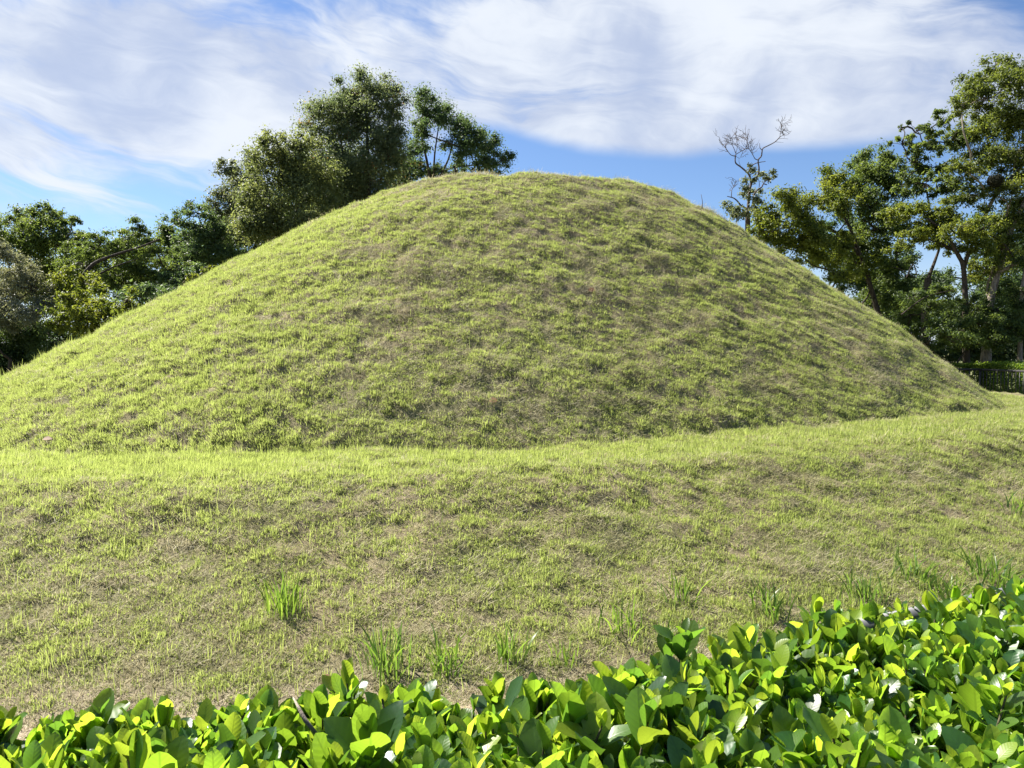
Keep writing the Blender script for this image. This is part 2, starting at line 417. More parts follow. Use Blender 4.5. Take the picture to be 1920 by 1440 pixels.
def scatter(name, label, P, rot, scl, tint, pick, protos):
    c = bpy.data.collections.new(name + '_source')
    for k, o in enumerate(protos): o.name = '%s_%02d' % (name, k); c.objects.link(o)
    me = bpy.data.meshes.new(name); me.vertices.add(len(P)); me.vertices.foreach_set('co', P.astype(np.float32).ravel())
    for nm, ty, key, arr in (('rot', 'FLOAT_VECTOR', 'vector', rot), ('scl', 'FLOAT_VECTOR', 'vector', scl), ('tint', 'FLOAT', 'value', tint)):
        a = me.attributes.new(nm, ty, 'POINT'); a.data.foreach_set(key, np.asarray(arr, np.float32).ravel())
    a = me.attributes.new('pick', 'INT', 'POINT'); a.data.foreach_set('value', np.asarray(pick, np.int32))
    o = link(name, me); md = o.modifiers.new('scatter', 'NODES'); md.node_group = turf_group(c)
    return tag(o, label, None, None, 'stuff')

def mound_normal(x, y):
    e = .06; z0 = mound_h(x, y)[0]
    nx = -(mound_h(x + e, y)[0] - z0) / e; ny = -(mound_h(x, y + e)[0] - z0) / e
    n = np.stack([nx, ny, np.ones_like(nx)], -1); return n / np.linalg.norm(n, axis=1, keepdims=True), z0

def tilt_euler(n, yaw, k):
    """euler XYZ of: yaw about z, then tilt z towards n by share k"""
    m = n * k; m[:, 2] += (1 - k); m /= np.linalg.norm(m, axis=1, keepdims=True)
    c, s = np.cos(yaw), np.sin(yaw)
    xa = np.stack([c, s, np.zeros_like(c)], -1); xa -= m * (xa * m).sum(1, keepdims=True); xa /= np.linalg.norm(xa, axis=1, keepdims=True)
    ya = np.cross(m, xa)
    return np.stack([np.arctan2(ya[:, 2], m[:, 2]), -np.arcsin(np.clip(xa[:, 2], -1, 1)), np.arctan2(xa[:, 1], xa[:, 0])], -1)

rg = np.random.default_rng(7)
def candidates(n, x0, x1, y0, y1):
    return rg.uniform(x0, x1, n), rg.uniform(y0, y1, n)
def green_amount(x, y, dr, s):
    """0 bare thatch .. 1 full green: patches, greener ledge and left flank"""
    g = fbm(x * .55 + 9, y * .55, 61, 3) * .20 + fbm(x * 2.4, y * 2.4, 71, 3) * .40 + vnoise(x * 7.5, y * 7.5, 75) * .40
    g = (g - .5) * 2.3 + .85
    led = np.clip(1.7 - np.abs(dr - .85) / .75, 0, 1)
    g = g + led * .6
    g = g + np.clip((-x - 1.2) / 5, 0, .4) * (dr < .6)
    th = np.arctan2(y - PC[1], x - PC[0]); sc_ = fbm(th * 8.0 + 3, (dr + 20) * 2.1 + vnoise(x, y, 3), 97, 3)
    g = g - np.clip((sc_ - .60) / .08, 0, 1) * .5 * (dr < 0)
    g = g - .10 * ((s > .2) & (x < 1))
    g = g - np.clip((s - .75) / .25, 0, 1) * .75
    return np.clip(g, 0.02, 1)
def lay_turf():
    # (density green, density dry, region, size)
    Xs, Ys, Ss = [], [], []
    def region(dens, x0, x1, y0, y1, keep, size):
        n = int(dens * (x1 - x0) * (y1 - y0)); x, y = candidates(n, x0, x1, y0, y1)
        z, dr, s = mound_h(x, y, False); k = keep(x, y, dr, s); Xs.append(x[k]); Ys.append(y[k]); Ss.append(np.full(k.sum(), size))
    vis = lambda x, y: np.abs(x) < y * .80 + .9
    region(560, -6.2, 6.2, 2.6, 7.6, lambda x, y, dr, s: (s < 1.35) & vis(x, y) & (np.hypot(x, y) < 7.4), 1.0)
    region(430, -10.5, 9.5, 4.5, 16.6, lambda x, y, dr, s: (s < 1.02) & vis(x, y) & (np.hypot(x, y) >= 7.4), 1.18)
    region(55, -14, 14, 0, 30, lambda x, y, dr, s: (s < 1.0) & ((y >= 16.6) | ~vis(x, y)), 1.7)
    x, y, sz = np.concatenate(Xs), np.concatenate(Ys), np.concatenate(Ss)
    n = len(x); nrm, z = mound_normal(x, y); _, dr, s = mound_h(x, y, False)
    g = green_amount(x, y, dr, s)
    isg = (rg.random(n) < (.30 + .65 * g)) & ((s < .97) | (rg.random(n) < .05))
    P = np.stack([x, y, np.maximum(z, 0) - .006], -1); out_ = s > .97; yaw = rg.uniform(0, 6.283, n)
    rot = tilt_euler(nrm, yaw, .55)
    tint = np.clip(.22 + .50 * g + rg.normal(size=n) * .24 + .22 * np.clip(1.6 - np.abs(dr - .85) / .7, 0, 1), 0, 1)
    tall = np.clip((-x - 1.0) / 5, 0, .40) * (dr < 1.5) + np.clip(1.6 - np.abs(dr - .85) / .7, 0, 1) * .35
    hz = (.42 + .36 * g + tall + rg.normal(size=n) * .12).clip(.35, 2)
    scl = np.stack([sz, sz, sz ** .4 * hz], -1)
    pg = [blade_clump('g', 50, .016, .046, .0050, .075, .60, M_GREEN, 100 + k, sub=5) for k in range(6)] + \
         [blade_clump('g', 36, .025, .075, .0052, .06, .40, M_GREEN, 120 + k, sub=3) for k in range(2)]
    k = isg
    scatter('green_turf', 'short green turf grass covering the mound', P[k], rot[k], scl[k], tint[k], np.where(rg.random(k.sum()) < .12, 6 + rg.integers(0, 2, k.sum()), rg.integers(0, 6, k.sum())), pg)
    u_ = rg.random(n); k = np.where(isg, u_ < .10, u_ < np.where(out_, .5, .68))
    pd = [blade_clump('d', 44, .025, .070, .0036, .13, .3, M_DRY, 200 + k, flat=.85) for k in range(6)] + \
         [blade_clump('d', 34, .02, .05, .0036, .10, .7, M_DRY, 220 + k) for k in range(2)]
    rot2 = tilt_euler(nrm.copy(), yaw + 1, 1.0)
    td = np.clip(.5 + (fbm(x * 3, y * 3, 81) - .5) * 1.6 + rg.normal(size=n) * .2, 0, 1)
    sc2 = np.stack([sz, sz, sz], -1)
    scatter('dry_thatch', 'dry straw-coloured thatch lying between the green grass', P[k], rot2[k], sc2[k], td[k], rg.integers(0, 8, k.sum()), pd)
    # sparse upright blades that the mower missed, mostly on the left
    n = 26000; x, y = candidates(n, -8.5, 7, 2.8, 12); z, dr, s = mound_h(x, y, False)
    pr = .10 + .75 * np.clip((-x + y * .05 - .3) / 3.0, 0, 1) + .25 * np.clip(1 - np.abs(dr - .8) / 1, 0, 1)
    pr += .35 * np.clip((s - .45) / .3, 0, 1); pr *= np.where(dr < -1.5, .55, 1) * (fbm(x * 1.3, y * 1.3, 91) > .40) * .55
    k = (s < .97) & vis(x, y) & (rg.random(n) < pr); x, y = x[k], y[k]; nrm, z = mound_normal(x, y); n = len(x)
    sx, sy = [], []                                   # taller blades left standing along the left skyline
    for px in rg.uniform(-60, 330, 110):
        d = ray(px, 650); tt = np.linspace(5, 20, 800); xx = d[0] / d[1] * tt; zz = mound_h(xx, tt, False)[0]; q = np.argmax((zz - CAM[2]) / tt); e = rg.normal() * .35
        sx.append(xx[q] + d[0] / d[1] * e); sy.append(tt[q] + e)
    n0 = n; x, y = np.concatenate([x, sx]), np.concatenate([y, sy]); n = len(x); nrm, z = mound_normal(x, y)
    pt = [blade_clump('t', 3, .07, .15, .0055, .03, .22, M_GREEN, 300 + k, segs=3) for k in range(6)]
    sc = rg.uniform(.55, 1.1, n); sc[n0:] *= 1.35
    scatter('upright_blades', 'taller single grass blades standing up from the mown turf', np.stack([x, y, z - .01], -1), tilt_euler(nrm, rg.uniform(0, 6.28, n), .15),
            np.stack([sc, sc, sc], -1), np.clip(.75 + rg.normal(size=n) * .2, 0, 1), rg.integers(0, 6, n), pt)
lay_turf()

# ------------------------------------------------------------------ single weed tufts
def weed_mat():
    m, t, out = mat_new('weed_blade'); tint = attr(t, 'tint')
    leafy(t, out, t.mix(tint, (.045, .10, .022), (.13, .20, .035)), t.mix(tint, (.12, .24, .03), (.36, .52, .06)), .5, .4, .4); return m
M_WEED = weed_mat()
def weed_tuft(px, py, hpx, wpx, n, label, seed, bend=.35, tmean=.5, wide=.010):
    p = hit(px, py); d = p[1]; rr = np.random.default_rng(seed); V, Q, T, tn = [], [], [], []
    Hm, Wm = hpx / F * d, wpx / F * d
    for k in range(n):
        o = rr.normal(size=2) * Wm * .22; h = Hm * rr.uniform(.45, 1.05) ** 1.0; az = rr.uniform(0, 6.283)
        if rr.random() < .5: az = math.atan2(o[1], o[0]) + rr.normal() * .5
        ln = abs(rr.normal()) * bend + .08; dd = np.array([math.cos(az), math.sin(az)]); f = rr.uniform(0, 6.283)
        sdv = np.array([math.cos(f), math.sin(f)]); w = wide * rr.uniform(.6, 1.2); b = len(V); tt = np.clip(tmean + rr.normal() * .28, 0, 1); S = 5
        z0 = mound_h(np.array([p[0] + o[0]]), np.array([p[1] + o[1]]))[0][0]; z0 = max(z0, 0) - p[2] - .01
        for q in range(S + 1):
            t = q / S; ww = .5 * w * min(1, (1 - t) * 2.2) * (.6 + .4 * min(1, t * 4))
            off = o + dd * h * ln * t ** 1.7; zz = z0 + h * (t - .42 * ln * t ** 3)
            if q < S:
                V += [(off[0] - sdv[0] * ww, off[1] - sdv[1] * ww, zz), (off[0] + sdv[0] * ww, off[1] + sdv[1] * ww, zz)]; tn += [tt, tt]
            else: V.append((off[0], off[1], zz)); tn.append(tt)
        for q in range(S - 1): Q.append((b + 2 * q, b + 2 * q + 1, b + 2 * q + 3, b + 2 * q + 2))
        T.append((b + 2 * S - 2, b + 2 * S - 1, b + 2 * S))
    o = link('grass_tuft', np_mesh('grass_tuft', np.array(V), [np.array(Q), np.array(T)], [M_WEED], False, attrs={'tint': tn}), None, tuple(p))
    tag(o, label, 'grass tuft', 'weed tufts on the lower slope')
TUFTS = [
    (532, 1150, 95, 70, 60, 'bright compact grass tuft alone on the left lower slope', .34, .62, .008),
    (725, 1262, 125, 90, 46, 'tall loose dark green grass tuft, leftmost of those behind the hedge', .38, .35, .010),
    (835, 1258, 85, 80, 40, 'leaning grass tuft just right of the tallest loose tuft', .5, .5, .009),
    (960, 1240, 85, 60, 34, 'upright grass tuft behind the hedge near the picture centre', .3, .55, .010),
    (1060, 1240, 60, 60, 26, 'low thin grass tuft between two leafier tufts behind the hedge', .35, .5, .008),
    (1165, 1180, 75, 95, 40, 'spreading grass tuft on bare straw above the hedge step', .45, .6, .009),
    (1275, 1130, 80, 70, 24, 'sparse long-bladed grass tuft standing higher up the slope', .4, .45, .009),
    (1270, 1195, 55, 70, 22, 'short grass tuft directly behind the protruding hedge shoot', .4, .5, .009),
    (1445, 1150, 85, 85, 42, 'dense upright grass tuft left of the weedy patch by the rail', .35, .45, .010),
    (1625, 1130, 70, 90, 44, 'bushy grass tuft behind the highest hedge leaves', .45, .45, .010),
    (1715, 1085, 65, 80, 40, 'arching grass tuft in the weedy patch above the grey rail', .5, .55, .010),
    (1790, 1130, 65, 110, 60, 'broad grass tuft right beside the grey rail', .5, .5, .010),
    (1855, 1090, 80, 95, 64, 'thickest dark grass tuft at the far right edge', .5, .4, .011),
    (1905, 965, 60, 40, 22, 'small grass tuft high on the slope at the right edge', .35, .4, .009),
]
for k, (px, py, h, w, n, lab, bd, tm, wd) in enumerate(TUFTS): weed_tuft(px, py, h, w, n, lab, 500 + k, bd, tm, wd)

# ------------------------------------------------------------------ trees
def make_leaves(name, centres, radii, counts, L, Wd, mat, parent, seed, droop=.25, flat=1.0, tint0=.45, up=.5):
    rr = np.random.default_rng(seed)
    idx = np.repeat(np.arange(len(centres)), counts); n = len(idx)
    d = rr.normal(size=(n, 3)); d /= np.linalg.norm(d, axis=1, keepdims=True)
    r = np.minimum(np.abs(rr.normal(size=n)) * .62, 1.15)
    C = centres[idx] + d * (r[:, None] * radii[idx]) * np.array([1, 1, flat])
    nrm = d * .75 + rr.normal(size=(n, 3)) * .7; nrm[:, 2] += up; nrm /= np.linalg.norm(nrm, axis=1, keepdims=True)
    ax = rr.normal(size=(n, 3)) + d * .6; ax[:, 2] -= droop * 2
    ax -= nrm * (ax * nrm).sum(1, keepdims=True); ax /= np.linalg.norm(ax, axis=1, keepdims=True)
    sd_ = np.cross(nrm, ax); l = L * rr.uniform(.6, 1.25, n)[:, None]; w = Wd * rr.uniform(.7, 1.2, n)[:, None]
    p0 = C - ax * l * .5; p2 = C + ax * l * .5 - nrm * l * .08; mid = C + ax * l * .02
    p1 = mid + sd_ * w * .5 + nrm * w * .16; p3 = mid - sd_ * w * .5 + nrm * w * .16
    V = np.stack([p0, p1, p2, p3], 1).reshape(-1, 3); b = np.arange(n) * 4
    T = np.concatenate([np.stack([b, b + 1, b + 2], -1), np.stack([b, b + 2, b + 3], -1)])
    ct = rr.normal(size=len(centres)) * .20
    tint = np.clip(tint0 + ct[idx] + rr.normal(size=n) * .09 + d[:, 2] * .08, 0, 1)
    return link(name, np_mesh(name, V, T, [mat], False, attrs={'tint': np.repeat(tint, 4)}), parent)

def limb(V, Fc, a, b, r0, r1, rr, wob=.10, n=5, sides=6):
    a, b = np.array(a), np.array(b); L = np.linalg.norm(b - a); pts = []
    off = rr.normal(size=3) * L * wob; off2 = rr.normal(size=3) * L * wob * .6
    for k in range(n + 1):
        t = k / n; p = a * (1 - t) + b * t + off * math.sin(math.pi * t) + off2 * math.sin(2 * math.pi * t)
        p[2] -= L * .10 * math.sin(math.pi * t) * .5; pts.append(tuple(p))
    tube(V, Fc, pts, [r0 + (r1 - r0) * (k / n) ** .8 for k in range(n + 1)], sides)
    return pts

def tree(name, label, cat, depth, base_px, lobes, mat, seed, L=.10, Wd=.048, dens=1.0, trunk_r=.16, fork=.42, droop=.25, flat=1.0,
         tint0=.45, limbs=None, barkm=None, group=None, clump=.52, nclump=11, base_dx=0.0, spread=1.0, trunk=True, accents=None):
    rr = np.random.default_rng(seed); grow = 1.42 if base_px > 1000 else 1.25
    g = at(base_px, 640, depth); base = np.array([g[0] + base_dx, depth, 0.0])
    cs, rs, cnt, lc = [], [], [], []
    for (px, py, rx, ry) in lobes:
        dz = rr.normal() * .45 * spread
        c = at(px, py, depth + dz); s = (depth + dz) / F; R = np.array([rx * s, .5 * (rx + ry) * s * 1.1, ry * s]); lc.append((c, R))
        area = math.pi * R[0] * R[2] * grow ** 2; m = max(3, int(nclump * (.6 + .4 * area)))
        tot = int(dens * area * 4.7 / (L * Wd * .55))
        for k in range(m):
            d = rr.normal(size=3); d /= np.linalg.norm(d); q = rr.random() ** .45 * .82
            cs.append(c + d * q * R * grow); rs.append((.6 * min(R[0], R[2]) + .4 * R.mean()) * clump * rr.uniform(.75, 1.45)); cnt.append(max(4, int(tot / m * rr.uniform(.7, 1.3))))
    cs = np.array(cs); rs = np.array(rs)[:, None] * np.array([1.15, 1.1, .9]); cnt = np.array(cnt)
    cs[:, 2] = np.maximum(cs[:, 2], .25)
    root = empty(name, tuple(base)); tag(root, label, cat, group)
    V, Fc = [], []
    top = max(c[2] for c, _ in lc); fz = top * fork
    mean = np.mean([c for c, _ in lc], 0)
    fk = np.array([base[0] * .55 + mean[0] * .45, base[1] * .6 + mean[1] * .4, fz])
    if trunk:
        trunkpts = limb(V, Fc, base - [0, 0, .1], fk, trunk_r, trunk_r * .72, rr, .035, 8, 9)
        order = sorted(range(len(lc)), key=lambda k: np.linalg.norm(lc[k][0] - fk)); ends = [fk]
        for k in order:
            c = lc[k][0]; near = min(ends, key=lambda e: np.linalg.norm(e - c) + .6 * max(0, e[2] - c[2]))
            dd = np.linalg.norm(c - near); r0 = min(trunk_r * .55, .018 + .013 * dd)
            limb(V, Fc, near, c, r0, r0 * .45, rr, .10, 6, 6); ends.append(c)
    nl = len(lc)
    for k in range(0, len(cs)):
        j = min(range(nl), key=lambda q: np.linalg.norm(lc[q][0] - cs[k]))
        limb(V, Fc, lc[j][0], cs[k], .014, .005, rr, .12, 3, 4)
    for pl, r0, r1 in (limbs or []):
        pts = smooth_path([tuple(at(a, b, depth + dd)) for a, b, dd in pl], 4)
        tube(V, Fc, pts, [r0 + (r1 - r0) * k / (len(pts) - 1) for k in range(len(pts))], 8)
    V = np.array(V) - base
    link('trunk', np_mesh('trunk', V, np.array(Fc), [barkm or M_BARK], True), root)
    make_leaves('crown', cs - base, rs, cnt, L, Wd, mat, root, seed + 1, droop, flat, tint0)
    for amat, afrac, nm in (accents or []):
        sel = rr.random(len(cs)) < afrac
        if sel.any(): make_leaves(nm, cs[sel] - base, rs[sel] * 1.05, np.maximum(3, cnt[sel] // 4), L, Wd, amat, root, seed + 2, droop, flat, .5)
    return root

GL, GR = 'trees behind the left shoulder of the mound', 'trees beyond the fence on the right'
tree('tall_tree', 'tallest olive-green tree rising behind the left shoulder of the mound', 'tree', 31, 690,
     [(690, 168, 46, 36), (655, 180, 30, 34), (640, 215, 48, 42), (735, 210, 30, 46), (600, 245, 38, 50), (690, 240, 60, 50), (735, 285, 30, 48), (680, 310, 70, 55), (615, 325, 55, 60), (700, 375, 52, 42), (640, 385, 60, 45), (600, 420, 50, 40)],
     L_OLIVE, 11, L=.105, Wd=.05, trunk_r=.20, fork=.30, group=GL, accents=[(L_RUST, .10, 'browned_leaves')], tint0=.48,
     limbs=[([(690, 420, 0), (692, 340, 0), (688, 240, 0), (690, 160, 0)], .10, .02), ([(690, 420, 0), (715, 330, .2), (728, 250, .2), (735, 190, .2)], .07, .015), ([(690, 430, 0), (655, 340, -.2), (640, 270, -.2), (632, 205, -.2)], .07, .015)])
tree('dark_tree', 'dark airy tree with visible stems left of the mound top', 'tree', 33, 812,
     [(800, 208, 32, 34), (838, 222, 30, 28), (880, 245, 32, 32), (912, 270, 30, 26), (870, 280, 42, 30), (942, 298, 22, 18), (790, 318, 28, 16), (835, 322, 45, 14), (905, 312, 40, 18), (795, 250, 22, 28)],
     L_DARK, 21, L=.11, Wd=.052, trunk_r=.14, fork=.30, group=GL, tint0=.5,
     limbs=[([(810, 350, 0), (800, 300, 0), (790, 250, 0), (795, 200, 0)], .07, .02), ([(812, 350, 0), (815, 290, .1), (822, 240, .1)], .055, .02), ([(815, 350, 0), (840, 300, 0), (850, 260, 0)], .05, .02), ([(850, 350, 0), (858, 300, 0), (875, 250, 0)], .05, .02)])
tree('olive_tree', 'rounded yellowish olive tree in front of the tallest tree', 'tree', 28, 545,
     [(520, 268, 32, 26), (562, 278, 42, 34), (500, 305, 36, 34), (555, 330, 58, 46), (600, 340, 42, 42), (495, 365, 45, 48), (560, 395, 65, 44), (500, 425, 50, 40), (470, 405, 32, 36), (560, 440, 50, 26)],
     tree_leaf('leaf_olive_warm', (.060, .086, .038), (.150, .180, .078)), 31, L=.11, Wd=.055, trunk_r=.17, fork=.32, group=GL, tint0=.5)
tree('slender_tree', 'grey-green tree with pale tips at the left end of the tall clump', 'tree', 30, 440,
     [(425, 318, 24, 16), (455, 340, 36, 28), (480, 300, 22, 18), (430, 372, 36, 32), (405, 398, 26, 18), (465, 405, 40, 38), (425, 425, 36, 26), (450, 455, 50, 28)],
     L_GREY, 41, L=.12, Wd=.05, trunk_r=.14, fork=.35, group=GL, tint0=.42)
tree('leaning_tree', 'dark green tree on the slope left of the pale-tipped tree', 'tree', 28, 375,
     [(368, 398, 34, 18), (335, 415, 28, 15), (385, 430, 42, 24), (352, 448, 30, 24), (405, 465, 52, 30), (355, 482, 34, 24), (430, 480, 40, 24), (385, 505, 40, 20), (400, 440, 40, 26)],
     L_DARK, 51, L=.10, Wd=.048, trunk_r=.13, fork=.35, group=GL, tint0=.55)
tree('feathery_tree', 'feathery tree with long dark arching limb at left', 'tree', 25, 140,
     [(262, 425, 26, 18), (245, 445, 34, 20), (190, 455, 40, 20), (145, 462, 34, 18), (215, 478, 55, 24), (290, 470, 36, 24), (165, 495, 50, 26), (265, 505, 55, 26), (320, 505, 34, 28), (230, 530, 60, 24), (305, 535, 44, 22)],
     L_MID, 61, L=.11, Wd=.04, trunk_r=.14, fork=.4, group=GL, tint0=.42, flat=.6, dens=.85,
     limbs=[([(148, 535, -1.2), (160, 512, -1.2), (180, 492, -1.2), (215, 478, -1.2), (265, 462, -1.1), (300, 448, -1.0)], .075, .02), ([(170, 522, -1.1), (215, 500, -1.1), (260, 485, -1.0)], .035, .012)])
tree('broad_tree', 'broad green tree against the sky at the left edge', 'tree', 29, 60,
     [(35, 412, 34, 22), (92, 400, 28, 18), (60, 408, 26, 20), (118, 428, 30, 22), (70, 440, 52, 28), (15, 445, 36, 34), (135, 412, 14, 10), (110, 460, 46, 26), (50, 475, 60, 30), (-30, 430, 40, 40), (150, 440, 16, 14)],
     L_MID, 71, L=.105, Wd=.05, trunk_r=.18, fork=.4, group=GL, tint0=.5)
tree('pale_bush', 'pale silvery grey-green bush at the left edge', 'bush', 22, 15,
     [(25, 512, 46, 24), (-10, 545, 46, 36), (62, 540, 36, 24), (20, 575, 60, 30), (-20, 600, 50, 34), (70, 585, 34, 26), (10, 480, 40, 22)],
     tree_leaf('leaf_silver', (0.096, 0.113, 0.073), (0.237, 0.254, 0.181), .3), 81, L=.085, Wd=.035, trunk_r=.08, fork=.3, group='bushes at the left', tint0=.5)
tree('green_shrub', 'yellow-green shrub at the left, higher of the two', 'bush', 22.5, 130,
     [(112, 515, 24, 16), (158, 530, 26, 16), (132, 545, 42, 24), (180, 540, 22, 18), (100, 560, 34, 26)],
     L_YEL, 91, L=.10, Wd=.045, trunk_r=.06, fork=.3, group='bushes at the left', tint0=.42)
tree('round_shrub', 'yellow-green shrub at the left, lower and rounder of the two', 'bush', 20.5, 180,
     [(135, 560, 26, 18), (165, 568, 30, 18), (205, 572, 30, 18), (238, 562, 22, 22), (150, 592, 48, 26), (205, 600, 46, 26), (165, 625, 60, 28), (110, 600, 26, 24)],
     L_YEL, 101, L=.10, Wd=.045, trunk_r=.06, fork=.3, group='bushes at the left', tint0=.40)
for k, (px, lobes, lab) in enumerate([
    (20, [(20, 625, 60, 34), (70, 660, 55, 36), (0, 680, 60, 40), (40, 640, 50, 40), (-40, 650, 50, 60), (10, 720, 60, 30)], 'dark shaded bush under the pale bush at the left edge'),
    (120, [(120, 640, 55, 32), (165, 655, 55, 28), (105, 675, 50, 30), (60, 620, 40, 30), (140, 690, 60, 24)], 'dark shaded bush below the lower yellow-green shrub'),
    (285, [(270, 550, 46, 24), (250, 585, 44, 26), (310, 560, 40, 22), (225, 620, 44, 24), (290, 595, 50, 26), (200, 640, 50, 24)], 'dark bush along the left flank of the mound'),
    (345, [(340, 530, 40, 22), (375, 512, 34, 20), (320, 560, 40, 20), (395, 520, 30, 18)], 'dark bush nearest the tall clump along the left flank')]):
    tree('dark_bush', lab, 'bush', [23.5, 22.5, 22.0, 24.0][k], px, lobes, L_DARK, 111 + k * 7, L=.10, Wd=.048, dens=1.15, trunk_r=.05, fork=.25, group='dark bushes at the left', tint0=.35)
tree('small_bush', 'small yellowish bush peeping over the left flank of the mound', 'bush', 23, 385, [(380, 512, 18, 12), (398, 505, 14, 9), (365, 520, 16, 10)], L_YEL, 141, L=.09, Wd=.04, trunk_r=.03, fork=.4, tint0=.4)

# tree with a dead top: limbs traced one after another
def dead_top_tree():
    D = 27.0; z = lambda x, y: (1320 + x / 7.2, 220 + y / 7.2)
    base = at(1402, 640, D); base[2] = 0; root = empty('dead_topped_tree', tuple(base))
    tag(root, 'thin tree with bare dead branches at its top, right of the mound', 'tree', GR)
    rr = np.random.default_rng(5); V, Fc = [], []
    def br(pl, r0, r1, dd=0.0):
        pts = smooth_path([tuple(at(*z(x, y), D + dd * k / len(pl)) - base) for k, (x, y) in enumerate(pl)], 3)
        tube(V, Fc, pts, [.72 * (r0 + (r1 - r0) * k / (len(pts) - 1)) for k in range(len(pts))], 6); return pts
    def twigs(pts, n, ln, seed):
        q = np.random.default_rng(seed)
        for k in range(n):
            p = pts[int(len(pts) * (.35 + .6 * q.random())) % len(pts)]; a = q.normal(size=3) * [1, .7, .5]; a[2] = abs(a[2]) + .5; a /= np.linalg.norm(a)
            e = np.array(p) + a * ln * q.uniform(.5, 1.2); limb(V, Fc, np.array(p), e, .010, .004, q, .10, 3, 4)
            for m in range(2):
                s = np.array(p) + (e - np.array(p)) * q.uniform(.4, .9); b2 = a + q.normal(size=3) * .6; b2 /= np.linalg.norm(b2)
                limb(V, Fc, s, s + b2 * ln * .45, .006, .003, q, .1, 2, 4)
    V0 = tuple(np.array([0, 0, 0.0]))
    g = z(590, 1700); tube(V, Fc, [V0, tuple(at(g[0], g[1], D) - base), tuple(at(*z(590, 1290), D) - base)], [.13, .10, .085], 8)
    br([(590, 1290), (605, 1100), (620, 960), (635, 900), (625, 820), (600, 760)], .075, .045)
    p = br([(600, 760), (545, 710), (490, 665), (430, 620), (420, 560), (430, 500)], .042, .026)
    q = br([(430, 500), (480, 470), (530, 445), (580, 420)], .02, .008); twigs(q, 7, .45, 1)
    q = br([(430, 490), (400, 410), (370, 350), (350, 270)], .018, .006); twigs(q, 9, .42, 2)
    q = br([(420, 525), (360, 505), (310, 440), (260, 370), (200, 300)], .02, .006); twigs(q, 9, .42, 3)
    q = br([(430, 480), (450, 400), (440, 300), (435, 240)], .014, .005); twigs(q, 6, .35, 4)
    q = br([(490, 650), (470, 580), (500, 520)], .010, .004); twigs(q, 4, .3, 9)
    br([(600, 745), (630, 670), (680, 630), (735, 610), (830, 595)], .032, .014)
    br([(640, 890), (700, 830), (735, 760), (742, 680), (730, 600), (740, 560)], .045, .034)
    p = br([(740, 560), (775, 520), (785, 450), (800, 415), (880, 375), (960, 330), (1020, 270)], .034, .018)
    q = br([(1020, 270), (1070, 240), (1130, 235), (1180, 180)], .014, .005); twigs(q, 7, .35, 5)
    q = br([(1020, 275), (1035, 200), (1040, 120), (1030, 60)], .014, .004); twigs(q, 8, .35, 6)
    br([(990, 295), (1060, 285), (1135, 292)], .010, .005); br([(960, 330), (1010, 335), (1070, 340)], .010, .004)
    br([(780, 440), (755, 410), (752, 350)], .02, .010)
    q = br([(735, 575), (690, 560), (650, 490), (600, 420), (540, 350)], .022, .008); twigs(q, 9, .45, 7)
    q = br([(580, 400), (580, 320), (590, 220)], .012, .004); twigs(q, 8, .38, 8)
    br([(605, 1240), (660, 1180), (665, 1080), (700, 1000), (780, 940), (800, 900), (850, 910)], .055, .022)
    q = br([(800, 895), (860, 840), (930, 790)], .02, .007); twigs(q, 4, .3, 11)
    br([(745, 940), (745, 870), (720, 820)], .018, .009)
    br([(570, 1230), (500, 1190), (450, 1130), (400, 1090), (350, 1075), (312, 1066)], .045, .016)
    q = br([(370, 1075), (375, 990), (400, 930), (440, 850)], .02, .007); twigs(q, 9, .3, 12)
    link('trunk', np_mesh('trunk', np.array(V), np.array(Fc), [M_DEAD], True), root)
    cl = [(650, 720, 50), (560, 850, 45), (680, 840, 45), (780, 760, 45), (850, 820, 50), (940, 740, 40), (950, 800, 30), (560, 960, 50), (530, 1040, 50), (640, 1000, 45), (760, 1000, 40), (700, 1100, 55), (600, 1080, 40), (280, 1170, 45), (350, 1220, 60), (450, 1240, 60), (420, 1320, 70), (540, 1300, 60), (680, 1250, 70), (740, 1150, 50), (620, 650, 30)]
    cs = np.array([at(*z(a, b), D + rr.normal() * .3) - base for a, b, _ in cl]); rs = np.array([[r / 7.2 * D / F * 1.5] * 3 for *_, r in cl])
    cnt = np.array([int(150 * (r / 45) ** 2) for *_, r in cl])
    make_leaves('crown', cs, rs, cnt, .11, .05, L_GREY, root, 6, .2, .8, .55)
dead_top_tree()

tree('oak_tree', 'yellow-green topped tree nearest the mound on the right', 'tree', 26, 1500,
     [(1478, 378, 34, 24), (1500, 400, 36, 24), (1450, 405, 30, 20), (1432, 432, 30, 24), (1480, 430, 44, 24), (1520, 445, 34, 24), (1465, 455, 40, 20), (1540, 480, 38, 22), (1500, 475, 34, 18), (1565, 510, 34, 18)],
     L_YEL, 151, L=.105, Wd=.05, trunk_r=.13, fork=.38, group=GR, tint0=.42)
tree('forked_tree', 'round-topped tree with a sky gap beneath its crown, right', 'tree', 27, 1640,
     [(1552, 338, 32, 20), (1570, 358, 30, 22), (1540, 372, 28, 18), (1585, 390, 26, 20), (1530, 425, 26, 16), (1590, 470, 34, 24), (1620, 500, 38, 22), (1570, 450, 30, 20)],
     L_YEL, 161, L=.105, Wd=.05, trunk_r=.13, fork=.40, group=GR, tint0=.36,
     limbs=[([(1650, 600, 0), (1630, 530, 0), (1610, 470, 0), (1590, 420, 0), (1560, 370, 0)], .10, .03), ([(1612, 480, 0), (1575, 440, 0), (1520, 415, 0), (1480, 400, 0)], .06, .025)])
